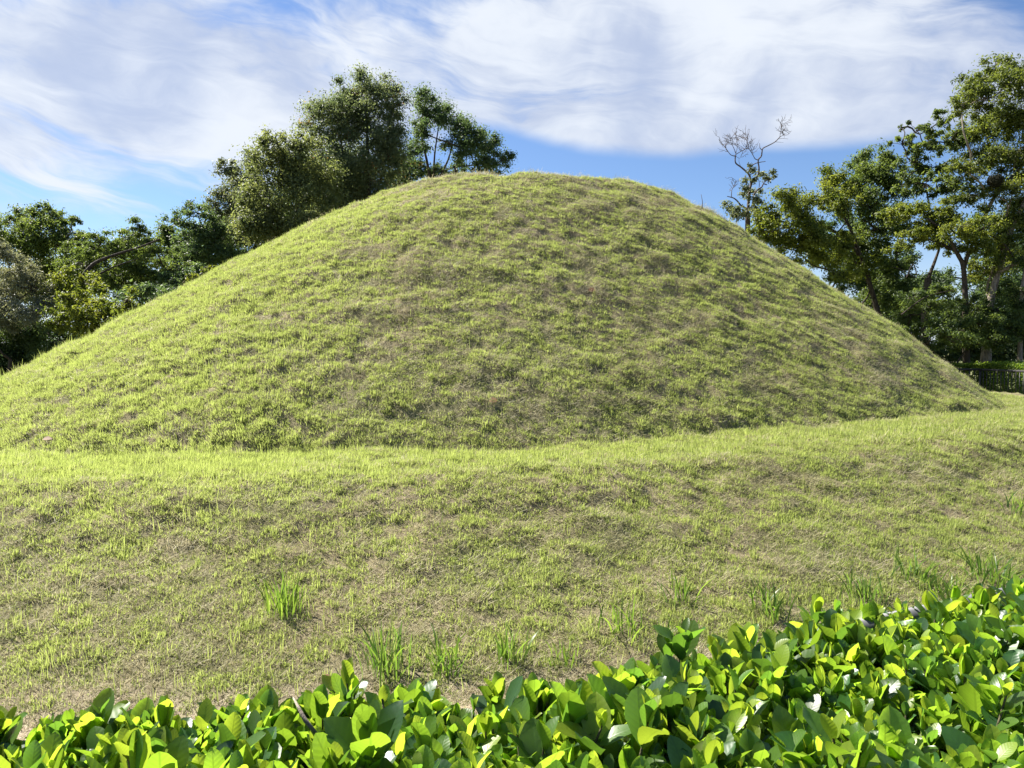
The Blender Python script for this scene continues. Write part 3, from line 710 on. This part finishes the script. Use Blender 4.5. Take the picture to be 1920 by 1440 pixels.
tree('dense_tree', 'dense mid-green tree between the round-topped and feathery trees, right', 'tree', 28, 1650,
     [(1615, 305, 36, 20), (1655, 300, 30, 22), (1640, 335, 42, 28), (1605, 345, 30, 24), (1680, 345, 36, 28), (1620, 385, 34, 26), (1665, 390, 40, 30), (1640, 430, 40, 26), (1690, 430, 30, 24), (1640, 475, 36, 24), (1665, 525, 42, 26), (1690, 560, 40, 26), (1640, 560, 36, 26), (1665, 600, 46, 24), (1680, 490, 34, 22)],
     L_MID, 171, L=.105, Wd=.05, trunk_r=.18, fork=.30, group=GR, tint0=.42)
tree('airy_tree', 'loose feathery tree with sky showing through its crown, right', 'tree', 25, 1745,
     [(1718, 245, 24, 16), (1692, 270, 20, 13), (1765, 225, 24, 18), (1745, 270, 34, 22), (1785, 262, 28, 24), (1715, 305, 32, 22), (1765, 315, 34, 24), (1735, 345, 34, 22), (1700, 340, 26, 20), (1790, 350, 34, 26), (1690, 240, 6, 5)],
     L_MID, 181, L=.14, Wd=.05, trunk_r=.15, fork=.42, group=GR, tint0=.5, dens=.75, clump=.30)
tree('big_tree', 'tallest tree at the right edge with a slanting pale limb', 'tree', 24, 1852,
     [(1868, 132, 36, 22), (1828, 155, 28, 20), (1905, 150, 34, 30), (1850, 185, 44, 28), (1805, 195, 20, 18), (1900, 215, 44, 30), (1850, 240, 44, 28), (1800, 255, 30, 24), (1905, 285, 46, 32), (1850, 300, 40, 26), (1815, 315, 34, 24), (1900, 350, 46, 30), (1845, 365, 36, 24), (1950, 240, 40, 60), (1945, 400, 44, 40), (1895, 410, 40, 26)],
     tree_leaf('leaf_oakgreen', (0.048, 0.073, 0.018), (0.133, 0.168, 0.034)), 191, L=.11, Wd=.042, trunk_r=.11, fork=.30, group=GR, tint0=.45, dens=.9, barkm=M_BARKP,
     limbs=[([(1850, 690, 0), (1853, 600, 0), (1862, 545, 0), (1878, 490, 0), (1895, 435, 0), (1925, 370, 0), (1960, 300, 0)], .13, .05), ([(1872, 510, 0), (1895, 500, -.2), (1912, 488, -.4), (1935, 470, -.5)], .07, .04), ([(1840, 420, 0), (1870, 360, 0), (1905, 325, 0), (1925, 300, 0)], .06, .04)])
tree('spreading_tree', 'bright green spreading tree with a straight trunk in front, right', 'tree', 23.6, 1812,
     [(1690, 405, 36, 20), (1735, 400, 36, 20), (1780, 398, 36, 20), (1705, 435, 40, 20), (1755, 432, 38, 22), (1800, 425, 36, 22), (1688, 462, 26, 12), (1840, 430, 36, 20), (1770, 462, 34, 12), (1830, 465, 34, 18), (1880, 455, 30, 22), (1905, 490, 30, 26), (1850, 500, 26, 22)],
     L_YEL, 201, L=.11, Wd=.045, trunk_r=.05, fork=.45, group=GR, tint0=.40, flat=.85, trunk=False,
     limbs=[([(1812, 700, 0), (1811, 620, 0), (1810, 560, 0), (1806, 500, 0), (1796, 478, 0), (1775, 440, 0), (1740, 410, 0)], .11, .03), ([(1806, 505, 0), (1818, 470, 0), (1838, 430, 0)], .08, .03), ([(1806, 500, 0), (1790, 470, .3), (1720, 440, .3)], .06, .02), ([(1838, 430, 0), (1880, 455, 0), (1905, 490, 0)], .04, .02)], barkm=M_BARK)
tree('layered_tree', 'low tree with dark layered sprays above the clipped hedge, right', 'tree', 23.0, 1780,
     [(1718, 555, 34, 16), (1745, 575, 40, 16), (1710, 590, 34, 14), (1760, 605, 50, 16), (1700, 620, 40, 14), (1815, 575, 44, 18), (1870, 580, 44, 20), (1830, 605, 60, 18), (1900, 610, 50, 20), (1770, 632, 60, 14), (1850, 635, 70, 16), (1905, 550, 40, 22), (1730, 645, 50, 10), (1812, 600, 34, 20), (1812, 640, 40, 16), (1860, 612, 40, 18), (1770, 545, 30, 14), (1905, 630, 40, 16)],
     L_MID, 211, L=.10, Wd=.035, trunk_r=.13, fork=.30, group=GR, tint0=.38, flat=.75,
     limbs=[([(1700, 520, -.5), (1712, 495, -.6), (1718, 520, -.6), (1690, 505, -.7), (1670, 500, -.8)], .018, .006), ([(1690, 590, -1), (1730, 560, -1), (1765, 548, -1), (1790, 545, -1)], .02, .008)])
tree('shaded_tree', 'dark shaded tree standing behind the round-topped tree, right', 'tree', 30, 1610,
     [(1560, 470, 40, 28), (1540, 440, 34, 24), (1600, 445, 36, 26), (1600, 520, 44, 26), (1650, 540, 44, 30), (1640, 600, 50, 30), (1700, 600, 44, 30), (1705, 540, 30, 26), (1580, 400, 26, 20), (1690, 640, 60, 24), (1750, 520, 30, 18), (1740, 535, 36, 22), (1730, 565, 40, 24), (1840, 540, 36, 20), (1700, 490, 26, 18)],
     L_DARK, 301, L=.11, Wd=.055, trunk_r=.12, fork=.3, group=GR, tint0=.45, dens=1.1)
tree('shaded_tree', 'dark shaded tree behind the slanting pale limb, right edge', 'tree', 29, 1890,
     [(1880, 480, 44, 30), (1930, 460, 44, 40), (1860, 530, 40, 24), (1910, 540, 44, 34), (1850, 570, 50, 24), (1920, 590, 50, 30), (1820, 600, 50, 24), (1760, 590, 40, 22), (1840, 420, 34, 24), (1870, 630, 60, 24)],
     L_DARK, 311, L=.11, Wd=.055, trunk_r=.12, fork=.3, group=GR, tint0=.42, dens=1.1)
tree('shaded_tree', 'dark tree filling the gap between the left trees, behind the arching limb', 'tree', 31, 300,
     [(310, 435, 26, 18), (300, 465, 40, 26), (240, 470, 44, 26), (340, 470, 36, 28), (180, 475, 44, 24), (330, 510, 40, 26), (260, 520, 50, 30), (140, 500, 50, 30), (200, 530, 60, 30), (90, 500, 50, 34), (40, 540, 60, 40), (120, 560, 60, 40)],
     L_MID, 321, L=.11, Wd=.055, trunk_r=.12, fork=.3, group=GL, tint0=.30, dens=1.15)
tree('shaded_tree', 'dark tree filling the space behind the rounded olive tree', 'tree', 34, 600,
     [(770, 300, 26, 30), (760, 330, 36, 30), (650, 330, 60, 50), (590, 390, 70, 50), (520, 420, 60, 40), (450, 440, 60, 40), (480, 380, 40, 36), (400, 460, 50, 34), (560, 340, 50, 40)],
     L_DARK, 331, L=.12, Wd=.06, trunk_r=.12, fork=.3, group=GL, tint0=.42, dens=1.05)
for k, (px, lobes, lab, D, mt) in enumerate([
    (1700, [(1690, 640, 50, 22), (1740, 660, 50, 18), (1660, 620, 40, 24), (1780, 668, 40, 14), (1700, 670, 50, 14)], 'dark undergrowth bush behind the clipped hedge, beside the mound', 27, L_DARK),
    (1830, [(1810, 660, 50, 16), (1860, 655, 50, 20), (1830, 640, 60, 20), (1880, 670, 40, 14)], 'dark undergrowth bush behind the clipped hedge, under the layered tree', 28, L_DARK),
    (1930, [(1925, 640, 44, 30), (1900, 665, 30, 16), (1960, 600, 50, 40), (1950, 540, 50, 40), (1955, 480, 40, 40)], 'dark undergrowth bush at the right edge behind the hedge', 26, L_DARK)]):
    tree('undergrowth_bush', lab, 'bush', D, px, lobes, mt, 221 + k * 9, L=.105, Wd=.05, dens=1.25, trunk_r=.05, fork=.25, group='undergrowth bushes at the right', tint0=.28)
def slim_trunk():
    b = at(1914, 640, 23.3); b[2] = 0; root = empty('slim_tree', tuple(b)); tag(root, 'slim grey trunk standing behind the hedge at the right edge', 'tree', GR)
    tube_obj('trunk', [(0, 0, 0), (.0, 0, .8), (-.02, 0, 1.7), (.02, .05, 3.2), (.2, .1, 4.6)], [.09, .075, .07, .06, .04], M_BARKP, root)
    cs = np.array([[.2, .1, 4.7], [.6, .2, 4.4], [-.1, 0, 4.2], [.5, -.1, 5.0]]); make_leaves('crown', cs, np.array([[.5, .5, .35]] * 4), np.array([300] * 4), .11, .05, L_MID, root, 77)
slim_trunk()
def nest():
    c = at(1866, 338, 23.4); rr = np.random.default_rng(3); V, Fc = [], []
    for k in range(170):
        a, e = rr.uniform(0, 6.283), rr.uniform(-1.2, .7); r = .20 * rr.uniform(.8, 1.05)
        p = np.array([math.cos(a) * math.cos(e), math.sin(a) * math.cos(e), math.sin(e) * .95]) * r; d = rr.normal(size=3); d -= p * (d @ p) / (p @ p); d /= np.linalg.norm(d)
        tube(V, Fc, [tuple(p - d * .12), tuple(p * 1.03), tuple(p + d * .12)], [.006, .010, .005], 3)
    ico = []
    root = empty('bird_nest', tuple(c)); tag(root, 'dark round twig nest in the tallest tree at the right', 'nest')
    o = link('twigs', np_mesh('twigs', np.array(V), np.array(Fc), [M_NEST], False), root); o['kind'] = 'stuff'
    import bmesh
    bm = bmesh.new(); bmesh.ops.create_icosphere(bm, subdivisions=3, radius=.185)
    for v in bm.verts: v.co *= 1 + .12 * (rr.random() - .5); v.co.z = min(v.co.z, .11)
    me = bpy.data.meshes.new('bowl'); bm.to_mesh(me); bm.free(); me.materials.append(M_NEST); link('bowl', me, root)
nest()

# ------------------------------------------------------------------ railings
def railing(label, corners, h, zb, mat, rail_r, spacing, bal_r, post_r, group, posts_every=2.0):
    root = empty('metal_railing', tuple(np.array([corners[0][0], corners[0][1], 0.0]))); tag(root, label, 'railing', group); B = np.array(root.location)
    bm_ = None; pm_ = None
    for (a, b) in zip(corners[:-1], corners[1:]):
        a, b = np.array([a[0], a[1], 0.]) - B, np.array([b[0], b[1], 0.]) - B; L = np.linalg.norm(b - a); u = (b - a) / L
        tube_obj('top_rail', [tuple(a + [0, 0, h]), tuple(b + [0, 0, h])], rail_r, mat, root, 14)
        tube_obj('bottom_rail', [tuple(a + [0, 0, zb]), tuple(b + [0, 0, zb])], rail_r * .75, mat, root, 8)
        n = int(L / spacing)
        for k in range(1, n):
            p = a + u * (k * L / n)
            if bm_ is None:
                o = tube_obj('baluster', [(0, 0, zb), (0, 0, h - rail_r * .5)], bal_r, mat, root, 6); bm_ = o.data
            else: o = link('baluster', bm_, root)
            o.location = tuple(p)
        for k in range(int(L / posts_every) + 1):
            p = a + u * min(L, k * posts_every)
            if pm_ is None:
                o = tube_obj('post', [(0, 0, -.1), (0, 0, h - rail_r * .6)], post_r, mat, root, 10); pm_ = o.data
            else: o = link('post', pm_, root)
            o.location = tuple(p)
    return root
far_a, far_b, far_c = at(1690, 693, 22.5), at(1838, 692, 22.0), at(2120, 700, 17.2)
RH = 0.95
railing('dark metal railing with thin bars in front of the clipped hedge at right', [far_a[:2], far_b[:2], far_c[:2]], RH, .20, M_FENCE, .030, .136, .011, .034, 'railings round the mound', 3.1)
d1 = 1600.0
def rail_pt(px, py, z):
    d = ray(px, py); t = (z - CAM[2]) / d[2]; return CAM + d * t
r1, r2 = rail_pt(1545, 1192, .93), rail_pt(1905, 1112, .93); u = (r2 - r1); u /= np.linalg.norm(u)
ra, rb = r1 + u * .06, r2 + u * 2.2
railing('grey metal railing pipe half hidden by the leafy hedge in front', [ra[:2], rb[:2]], .93, .20, M_RAIL, .021, .136, .009, .02, 'railings round the mound', 1.9)

# clipped hedge behind the far railing
def far_hedge():
    rr = np.random.default_rng(44); root = empty('clipped_hedge', (far_b[0], far_b[1], 0)); tag(root, 'clipped green hedge behind the dark railing at right', 'hedge', 'hedges round the mound')
    V, Fc, C = [], [], []
    segs = [(far_a[:2], far_b[:2]), (far_b[:2], far_c[:2])]; cs = []
    for a, b in segs:
        a, b = np.array(a), np.array(b); u_ = (b - a) / np.linalg.norm(b - a); a = a - u_ * .55; b = b + u_ * .55; L = np.linalg.norm(b - a); nn = np.array([-u_[1], u_[0]]); nn = nn if nn[1] > 0 else -nn
        n = int(L * 1700); t = rr.uniform(0, 1, n); w = rr.uniform(0, 1, n) ** 1.4; face = rr.random(n)
        dep = np.where(face < .62, .22 + .10 * w, .22 + rr.uniform(0, .8, n)); zz = np.where(face < .62, rr.uniform(.05, 1.10, n), 1.08 + rr.normal(size=n) * .03 + .03 * np.sin(t * L * 2))
        p = a + u_ * (t * L)[:, None] + nn * dep[:, None]; cs.append(np.column_stack([p, zz]))
        for k in range(int(L * 4)):
            q = a + u_ * rr.uniform(0, L) + nn * rr.uniform(.35, .8); tube(V, Fc, [(q[0] - far_b[0], q[1] - far_b[1], 0), (q[0] - far_b[0] + rr.normal() * .05, q[1] - far_b[1], .55), (q[0] - far_b[0] + rr.normal() * .1, q[1] - far_b[1] + rr.normal() * .1, 1.0)], [.018, .012, .006], 5)
    cs = np.vstack(cs) - np.array([far_b[0], far_b[1], 0])
    o = make_leaves('foliage', cs, np.full((len(cs), 3), .05), np.full(len(cs), 2), .075, .04, tree_leaf('leaf_hedge', (0.062, 0.119, 0.018), (0.164, 0.232, 0.030)), root, 45, .0, 1, .5); o['kind'] = 'stuff'
    o = link('stems', np_mesh('stems', np.array(V), np.array(Fc), [M_BARK], True), root); o['kind'] = 'stuff'
far_hedge()

# ------------------------------------------------------------------ glossy-leaved hedge in front
def hedge_leaf_mat(name, c, tcol, trans, rough):
    m, t, out = mat_new(name)
    uv = t.node('ShaderNodeUVMap'); sp = t.node('ShaderNodeSeparateXYZ'); t.l.new(uv.outputs[0], sp.inputs[0]); uu, vv = sp.outputs[0], sp.outputs[1]
    au = t.m('ABSOLUTE', uu)
    ph = t.m('MULTIPLY', t.m('SUBTRACT', vv, t.m('MULTIPLY', au, .22)), 9 * 2 * math.pi)
    wave = t.m('ADD', .5, t.m('MULTIPLY', t.m('SINE', ph), .5))
    vein = t.m('POWER', wave, 5.0); rib = t.ss(au, .10, .02)
    line = t.m('MAXIMUM', t.m('MULTIPLY', vein, .35), rib)
    oi = t.node('ShaderNodeObjectInfo'); geo = t.node('ShaderNodeNewGeometry')
    rnd = t.m('FRACT', t.m('ADD', oi.outputs['Random'], geo.outputs['Random Per Island']))
    k = t.m('ADD', .60, t.m('MULTIPLY', rnd, .75))
    tcn = t.node('ShaderNodeTexCoord'); n = t.noise(tcn.outputs['Object'], 40, 3, .6)
    def scaled(col):
        mx = t.node('ShaderNodeVectorMath', operation='SCALE'); t.put(mx.inputs[0], col); t.l.new(t.m('MULTIPLY', k, t.m('ADD', .85, t.m('MULTIPLY', n, .3))), mx.inputs['Scale']); return mx.outputs[0]
    base = t.mix(t.m('MULTIPLY', line, .22), scaled(c), tuple(min(1, x * 1.9 + .02) for x in c)); trc = t.mix(t.m('MULTIPLY', line, .45), scaled(tcol), tuple(x * .45 for x in tcol))
    bp = t.node('ShaderNodeBump'); bp.inputs['Strength'].default_value = .09; bp.inputs['Distance'].default_value = .002
    t.l.new(t.m('SUBTRACT', t.m('MULTIPLY', wave, -.6), rib), bp.inputs['Height'])
    leafy(t, out, base, trc, trans, rough, .75, bp.outputs[0]); return m
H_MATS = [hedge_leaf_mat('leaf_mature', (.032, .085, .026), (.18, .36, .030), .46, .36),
          hedge_leaf_mat('leaf_full', (.070, .145, .018), (.32, .52, .032), .55, .38),
          hedge_leaf_mat('leaf_young', (.19, .27, .022), (.46, .61, .040), .58, .40)]
def leaf_shape(seed, rows=12):
    rr = np.random.default_rng(seed); cols = 3; V, uvs = [], []
    curl = rr.uniform(-.10, .42); fold = rr.uniform(.12, .5); twist = rr.normal() * .25; wav = rr.uniform(.0, .045); ph = rr.uniform(0, 6.28); wr = rr.uniform(.22, .31); tipb = rr.uniform(-.1, .35)
    for i in range(rows):
        t = .5 - .5 * math.cos(math.pi * i / (rows - 1)); pw = max(0.02, math.sin(math.pi * min(1, t ** 1.35)) ** .62) if 0 < t < 1 else .04
        hw = wr * pw
        cy = t - .10 * curl * t * t; cz = -curl * .55 * t * t + tipb * .08 * t ** 3
        for j in range(cols):
            s = j - 1
            x = s * hw; z = cz + abs(s) * hw * fold * 1.5 - (abs(s) ** 2) * hw * fold * .5 + wav * math.sin(t * 9 + ph + s * 2) * abs(s)
            a = twist * t; V.append((x * math.cos(a) - (z - cz) * math.sin(a), cy, cz + (z - cz) * math.cos(a) + x * math.sin(a))); uvs.append((s * pw, t))
    Q = []
    for i in range(rows - 1):
        for j in range(cols - 1):
            a = i * cols + j; Q.append((a, a + 1, a + cols + 1, a + cols))
    return np.array(V), np.array(Q), np.array(uvs)
LEAVES = [leaf_shape(900 + k) for k in range(10)]; LEAVES_LO = [leaf_shape(900 + k, 7) for k in range(10)]
def set_uv(me, uvs):
    uvl = me.uv_layers.new(name='UVMap'); li = np.empty(len(me.loops), np.int32); me.loops.foreach_get('vertex_index', li); uvl.data.foreach_set('uv', uvs[li].astype(np.float32).ravel())

EDGE_PX = [(-220, 1350), (0, 1335), (120, 1338), (230, 1318), (400, 1300), (560, 1290), (650, 1268), (780, 1280), (900, 1285), (1000, 1280), (1120, 1268), (1190, 1235), (1240, 1195), (1350, 1190), (1440, 1168), (1560, 1142), (1650, 1126), (1760, 1126), (1850, 1120), (1920, 1102), (2150, 1066)]
HZ = 0.965
def hedge():
    rr = np.random.default_rng(77)
    E = np.array([rail_pt(a, b - 8, HZ)[:2] for a, b in EDGE_PX]); E = E[np.argsort(E[:, 0])]
    far = lambda x: np.interp(x, E[:, 0], E[:, 1])
    root = empty('leafy_hedge', (.2, 1.35, 0)); tag(root, 'glossy broad-leaved hedge in the foreground with lime-green young shoots', 'hedge', 'hedges round the mound'); B = np.array([.2, 1.35, 0])
    items = []       # (pos, axis dir, normal, length, shape, material)
    stems = []
    def shoot(x, y, ztop, vigor):
        d = np.array([rr.normal() * .22, rr.normal() * .22, 1.0]); d /= np.linalg.norm(d)
        p = np.array([x, y, ztop]); nw = rr.integers(2, 5); yaw = rr.uniform(0, 6.28); tip = rr.random() < .55
        stems.append((p - d * rr.uniform(.12, .3) - [rr.normal() * .02, rr.normal() * .02, 0], p))
        for wv in range(nw):
            q = p - d * (.012 + .030 * wv); m = 2 if rr.random() < .6 else 3; yaw += math.pi / m + rr.normal() * .25
            el = math.radians((76 if wv == 0 else 62 if wv == 1 else 42 if wv == 2 else 20) + rr.normal() * 14)
            ln = vigor * ((.042 if wv == 0 else .066 if wv == 1 else .077) * rr.uniform(.7, 1.25))
            for k in range(m):
                a = yaw + 2 * math.pi * k / m + rr.normal() * .15; e = el + rr.normal() * .15
                ax = np.array([math.cos(a) * math.cos(e), math.sin(a) * math.cos(e), math.sin(e)]); nr = np.array([-math.cos(a) * math.sin(e), -math.sin(a) * math.sin(e), math.cos(e)])
                nr += rr.normal(size=3) * .22; nr -= ax * (nr @ ax); nr /= np.linalg.norm(nr)
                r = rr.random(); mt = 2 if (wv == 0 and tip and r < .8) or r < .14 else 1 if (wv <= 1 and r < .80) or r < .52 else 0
                items.append((q, ax, nr, ln, int(rr.integers(0, 10)), mt))
    n = 0
    x = rr.uniform(-1.5, 2.0, 5200); dy = rr.random(5200) ** 1.15
    kept = []
    for a, b in zip(x, dy):
        y = far(a) - .04 - b * .85
        if y < .78: continue
        if kept:
            K = np.array(kept[-400:]); 
            if np.min((K[:, 0] - a) ** 2 + (K[:, 1] - y) ** 2) < .024 ** 2: continue
        if a < -.70 and rr.random() < .12: continue
        kept.append((a, y)); bump = (fbm(np.array([a * 4.0]), np.array([y * 4.0]), 15, 2)[0] - .5) * .10
        lowl = -.02 * np.clip((-a - .35) / .4, 0, 1)
        rim = -.05 * max(0, 1 - b / .08) * rr.random()
        shoot(a, y, HZ - .03 + bump + lowl + rim + rr.normal() * .028, rr.uniform(.68, 1.36))
    # a few shoots that stick out above the clipped top
    for px, py, z in [(655, 1262, 1.0), (1252, 1190, .99), (1905, 1100, 1.0), (1170, 1268, 1.0), (720, 1290, 1.0), (1395, 1185, 1.0), (205, 1322, .975)]:
        p = rail_pt(px, py, z); shoot(p[0], p[1] - .02, z - .01, 1.15)
    # shaded inner leaves
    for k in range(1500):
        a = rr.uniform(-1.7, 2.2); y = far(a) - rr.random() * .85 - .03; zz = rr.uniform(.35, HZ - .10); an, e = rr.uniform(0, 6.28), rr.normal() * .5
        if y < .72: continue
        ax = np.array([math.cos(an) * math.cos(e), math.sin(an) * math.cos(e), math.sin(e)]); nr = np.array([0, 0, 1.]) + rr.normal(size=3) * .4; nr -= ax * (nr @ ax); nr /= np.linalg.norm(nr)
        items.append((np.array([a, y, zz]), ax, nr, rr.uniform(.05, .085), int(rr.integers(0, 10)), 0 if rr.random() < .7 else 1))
    for k in range(2600):                              # leafy side towards the path
        a = rr.uniform(-1.5, 2.0); y = max(far(a) - .89, .78) + abs(rr.normal()) * .05; zz = rr.uniform(.12, HZ - .03); an, e = -math.pi / 2 + rr.normal() * .9, rr.normal() * .45
        ax = np.array([math.cos(an) * math.cos(e), math.sin(an) * math.cos(e), math.sin(e)]); nr = np.array([0, -.4, 1.]) + rr.normal(size=3) * .35; nr -= ax * (nr @ ax); nr /= np.linalg.norm(nr)
        items.append((np.array([a, y, zz]), ax, nr, rr.uniform(.05, .08), int(rr.integers(0, 10)), int(rr.integers(0, 2))))
    # the leaves that show largest become parts of their own
    P = np.array([i[0] + i[1] * i[3] * .5 for i in items]); px, py, fw = project(P)
    ln = np.array([i[3] for i in items]); nr = np.array([i[2] for i in items]); view = (P - CAM); dist = np.linalg.norm(view, axis=1); facing = np.abs((nr * (view / dist[:, None])).sum(1))
    cell = {}; 
    show = ln ** 2 / dist ** 2 * (.15 + facing)
    vis_ = (px > -20) & (px < 1940) & (py > 1060) & (py < 1455) & (P[:, 2] > HZ - .16)
    # prefer leaves not hidden behind nearer, higher ones
    order = np.argsort(dist); occ = np.zeros((96, 72)); free = np.zeros(len(items))
    for i in order:
        if not vis_[i]: continue
        r = ln[i] / dist[i] * F / 20 * .38; cx, cy = px[i] / 20, py[i] / 20
        x0, x1, y0, y1 = int(max(0, cx - r)), int(min(95, cx + r)) + 1, int(max(0, cy - r * .8)), int(min(71, cy + r * .8)) + 1
        if x1 <= x0 or y1 <= y0: continue
        sub = occ[x0:x1, y0:y1]; free[i] = 1 - min(1, sub.mean()); sub += .8 * (.3 + facing[i])
    score = np.where(vis_, show * free, 0); big = set(np.argsort(-score)[:300].tolist())
    meshes = {}
    def mat4(it):
        q, ax, n_, l, sh, mt = it; sx = np.cross(ax, n_); return np.column_stack([sx * l, ax * l, n_ * l]), q
    Vs, Qs, Us, Ms, off = [], [], [], [], 0
    for i, it in enumerate(items):
        A, q = mat4(it)
        if i in big:
            key = (it[4], it[5])
            if key not in meshes:
                V, Q, U = LEAVES[it[4]]; me = np_mesh('leaf', V, Q, [H_MATS[it[5]]], True); set_uv(me, U); meshes[key] = me
            o = link('leaf', meshes[key], root); M = Matrix([list(A[r]) + [q[r] - B[r]] for r in range(3)] + [[0, 0, 0, 1]]); o.matrix_basis = M
        else:
            V, Q, U = (LEAVES if vis_[i] and free[i] > .02 else LEAVES_LO)[it[4]]; Vs.append(V @ A.T + q - B); Qs.append(Q + off); Us.append(U); Ms.append(np.full(len(Q), it[5])); off += len(V)
    me = np_mesh('foliage', np.vstack(Vs), np.vstack(Qs), H_MATS, True, np.concatenate(Ms)); set_uv(me, np.vstack(Us)); o = link('foliage', me, root); o['kind'] = 'stuff'
    V, Fc = [], []
    for a, b in stems: tube(V, Fc, [tuple(a - B), tuple((a + b) / 2 + rr.normal(size=3) * .006 - B), tuple(b - B)], [.0032, .0026, .0018], 5)
    for k in range(170):
        a = rr.uniform(-1.7, 2.2); y = far(a) - rr.random() * .8 - .08
        tube(V, Fc, [(a - B[0], y - B[1], 0), (a + rr.normal() * .03 - B[0], y + rr.normal() * .03 - B[1], .4), (a + rr.normal() * .06 - B[0], y + rr.normal() * .06 - B[1], .86)], [.008, .006, .003], 5)
    o = link('stems', np_mesh('stems', np.array(V), np.array(Fc), [bark('hedge_stem', (.07, .075, .03), (.17, .14, .085), 60)], True), root); o['kind'] = 'stuff'
    tw = [rail_pt(550, 1308, 1.02), rail_pt(572, 1350, 1.01), rail_pt(612, 1400, .95)]
    tube_obj('dead_twig', [tuple(np.array(p) - B) for p in tw], [.0015, .0035, .003], M_BARKP, root, 6)
    return root
hedge()

# ------------------------------------------------------------------ small things on the mound
def dead_stalk():
    p = hit(1316, 392); o = tube_obj('dead_stalk', [(0, 0, -.05), (.01, 0, .12), (-.015, 0, .26)], [.008, .006, .003], M_DEAD); o.location = tuple(p)
    tag(o, 'thin dead stalk poking up from the right shoulder of the mound', 'stalk')
dead_stalk()
def fallen(px, py, r, label, seed):
    p = hit(px, py); rr = np.random.default_rng(seed); V, Q, U = leaf_shape(seed, 5); nrm, _ = mound_normal(np.array([p[0]]), np.array([p[1]])); nv = Vector(nrm[0])
    m, t, out = mat_new('fallen_leaf_brown'); t.l.new(princ(t, (.17, .085, .04), .7, .3), out.inputs[0])
    o = link('fallen_leaf', np_mesh('fallen_leaf', V, Q, [m], True), None, tuple(p + nrm[0] * .035)); o.rotation_mode = 'QUATERNION'
    o.rotation_quaternion = nv.to_track_quat('Z', 'Y') @ Matrix.Rotation(rr.uniform(0, 6.28), 4, 'Z').to_quaternion(); o.scale = (r * 1.7, r, r); tag(o, label, 'leaf', 'fallen leaves')
for k, a in enumerate([(1116, 548, .09, 'reddish-brown fallen leaf high on the centre of the mound'), (918, 757, .09, 'dark brown fallen leaf just above the ledge'), (100, 828, .09, 'brown fallen leaf on the left end of the ledge'), (620, 1283, .04, 'orange-brown fallen leaf on the soil behind the hedge')]):
    fallen(*a, 600 + k)
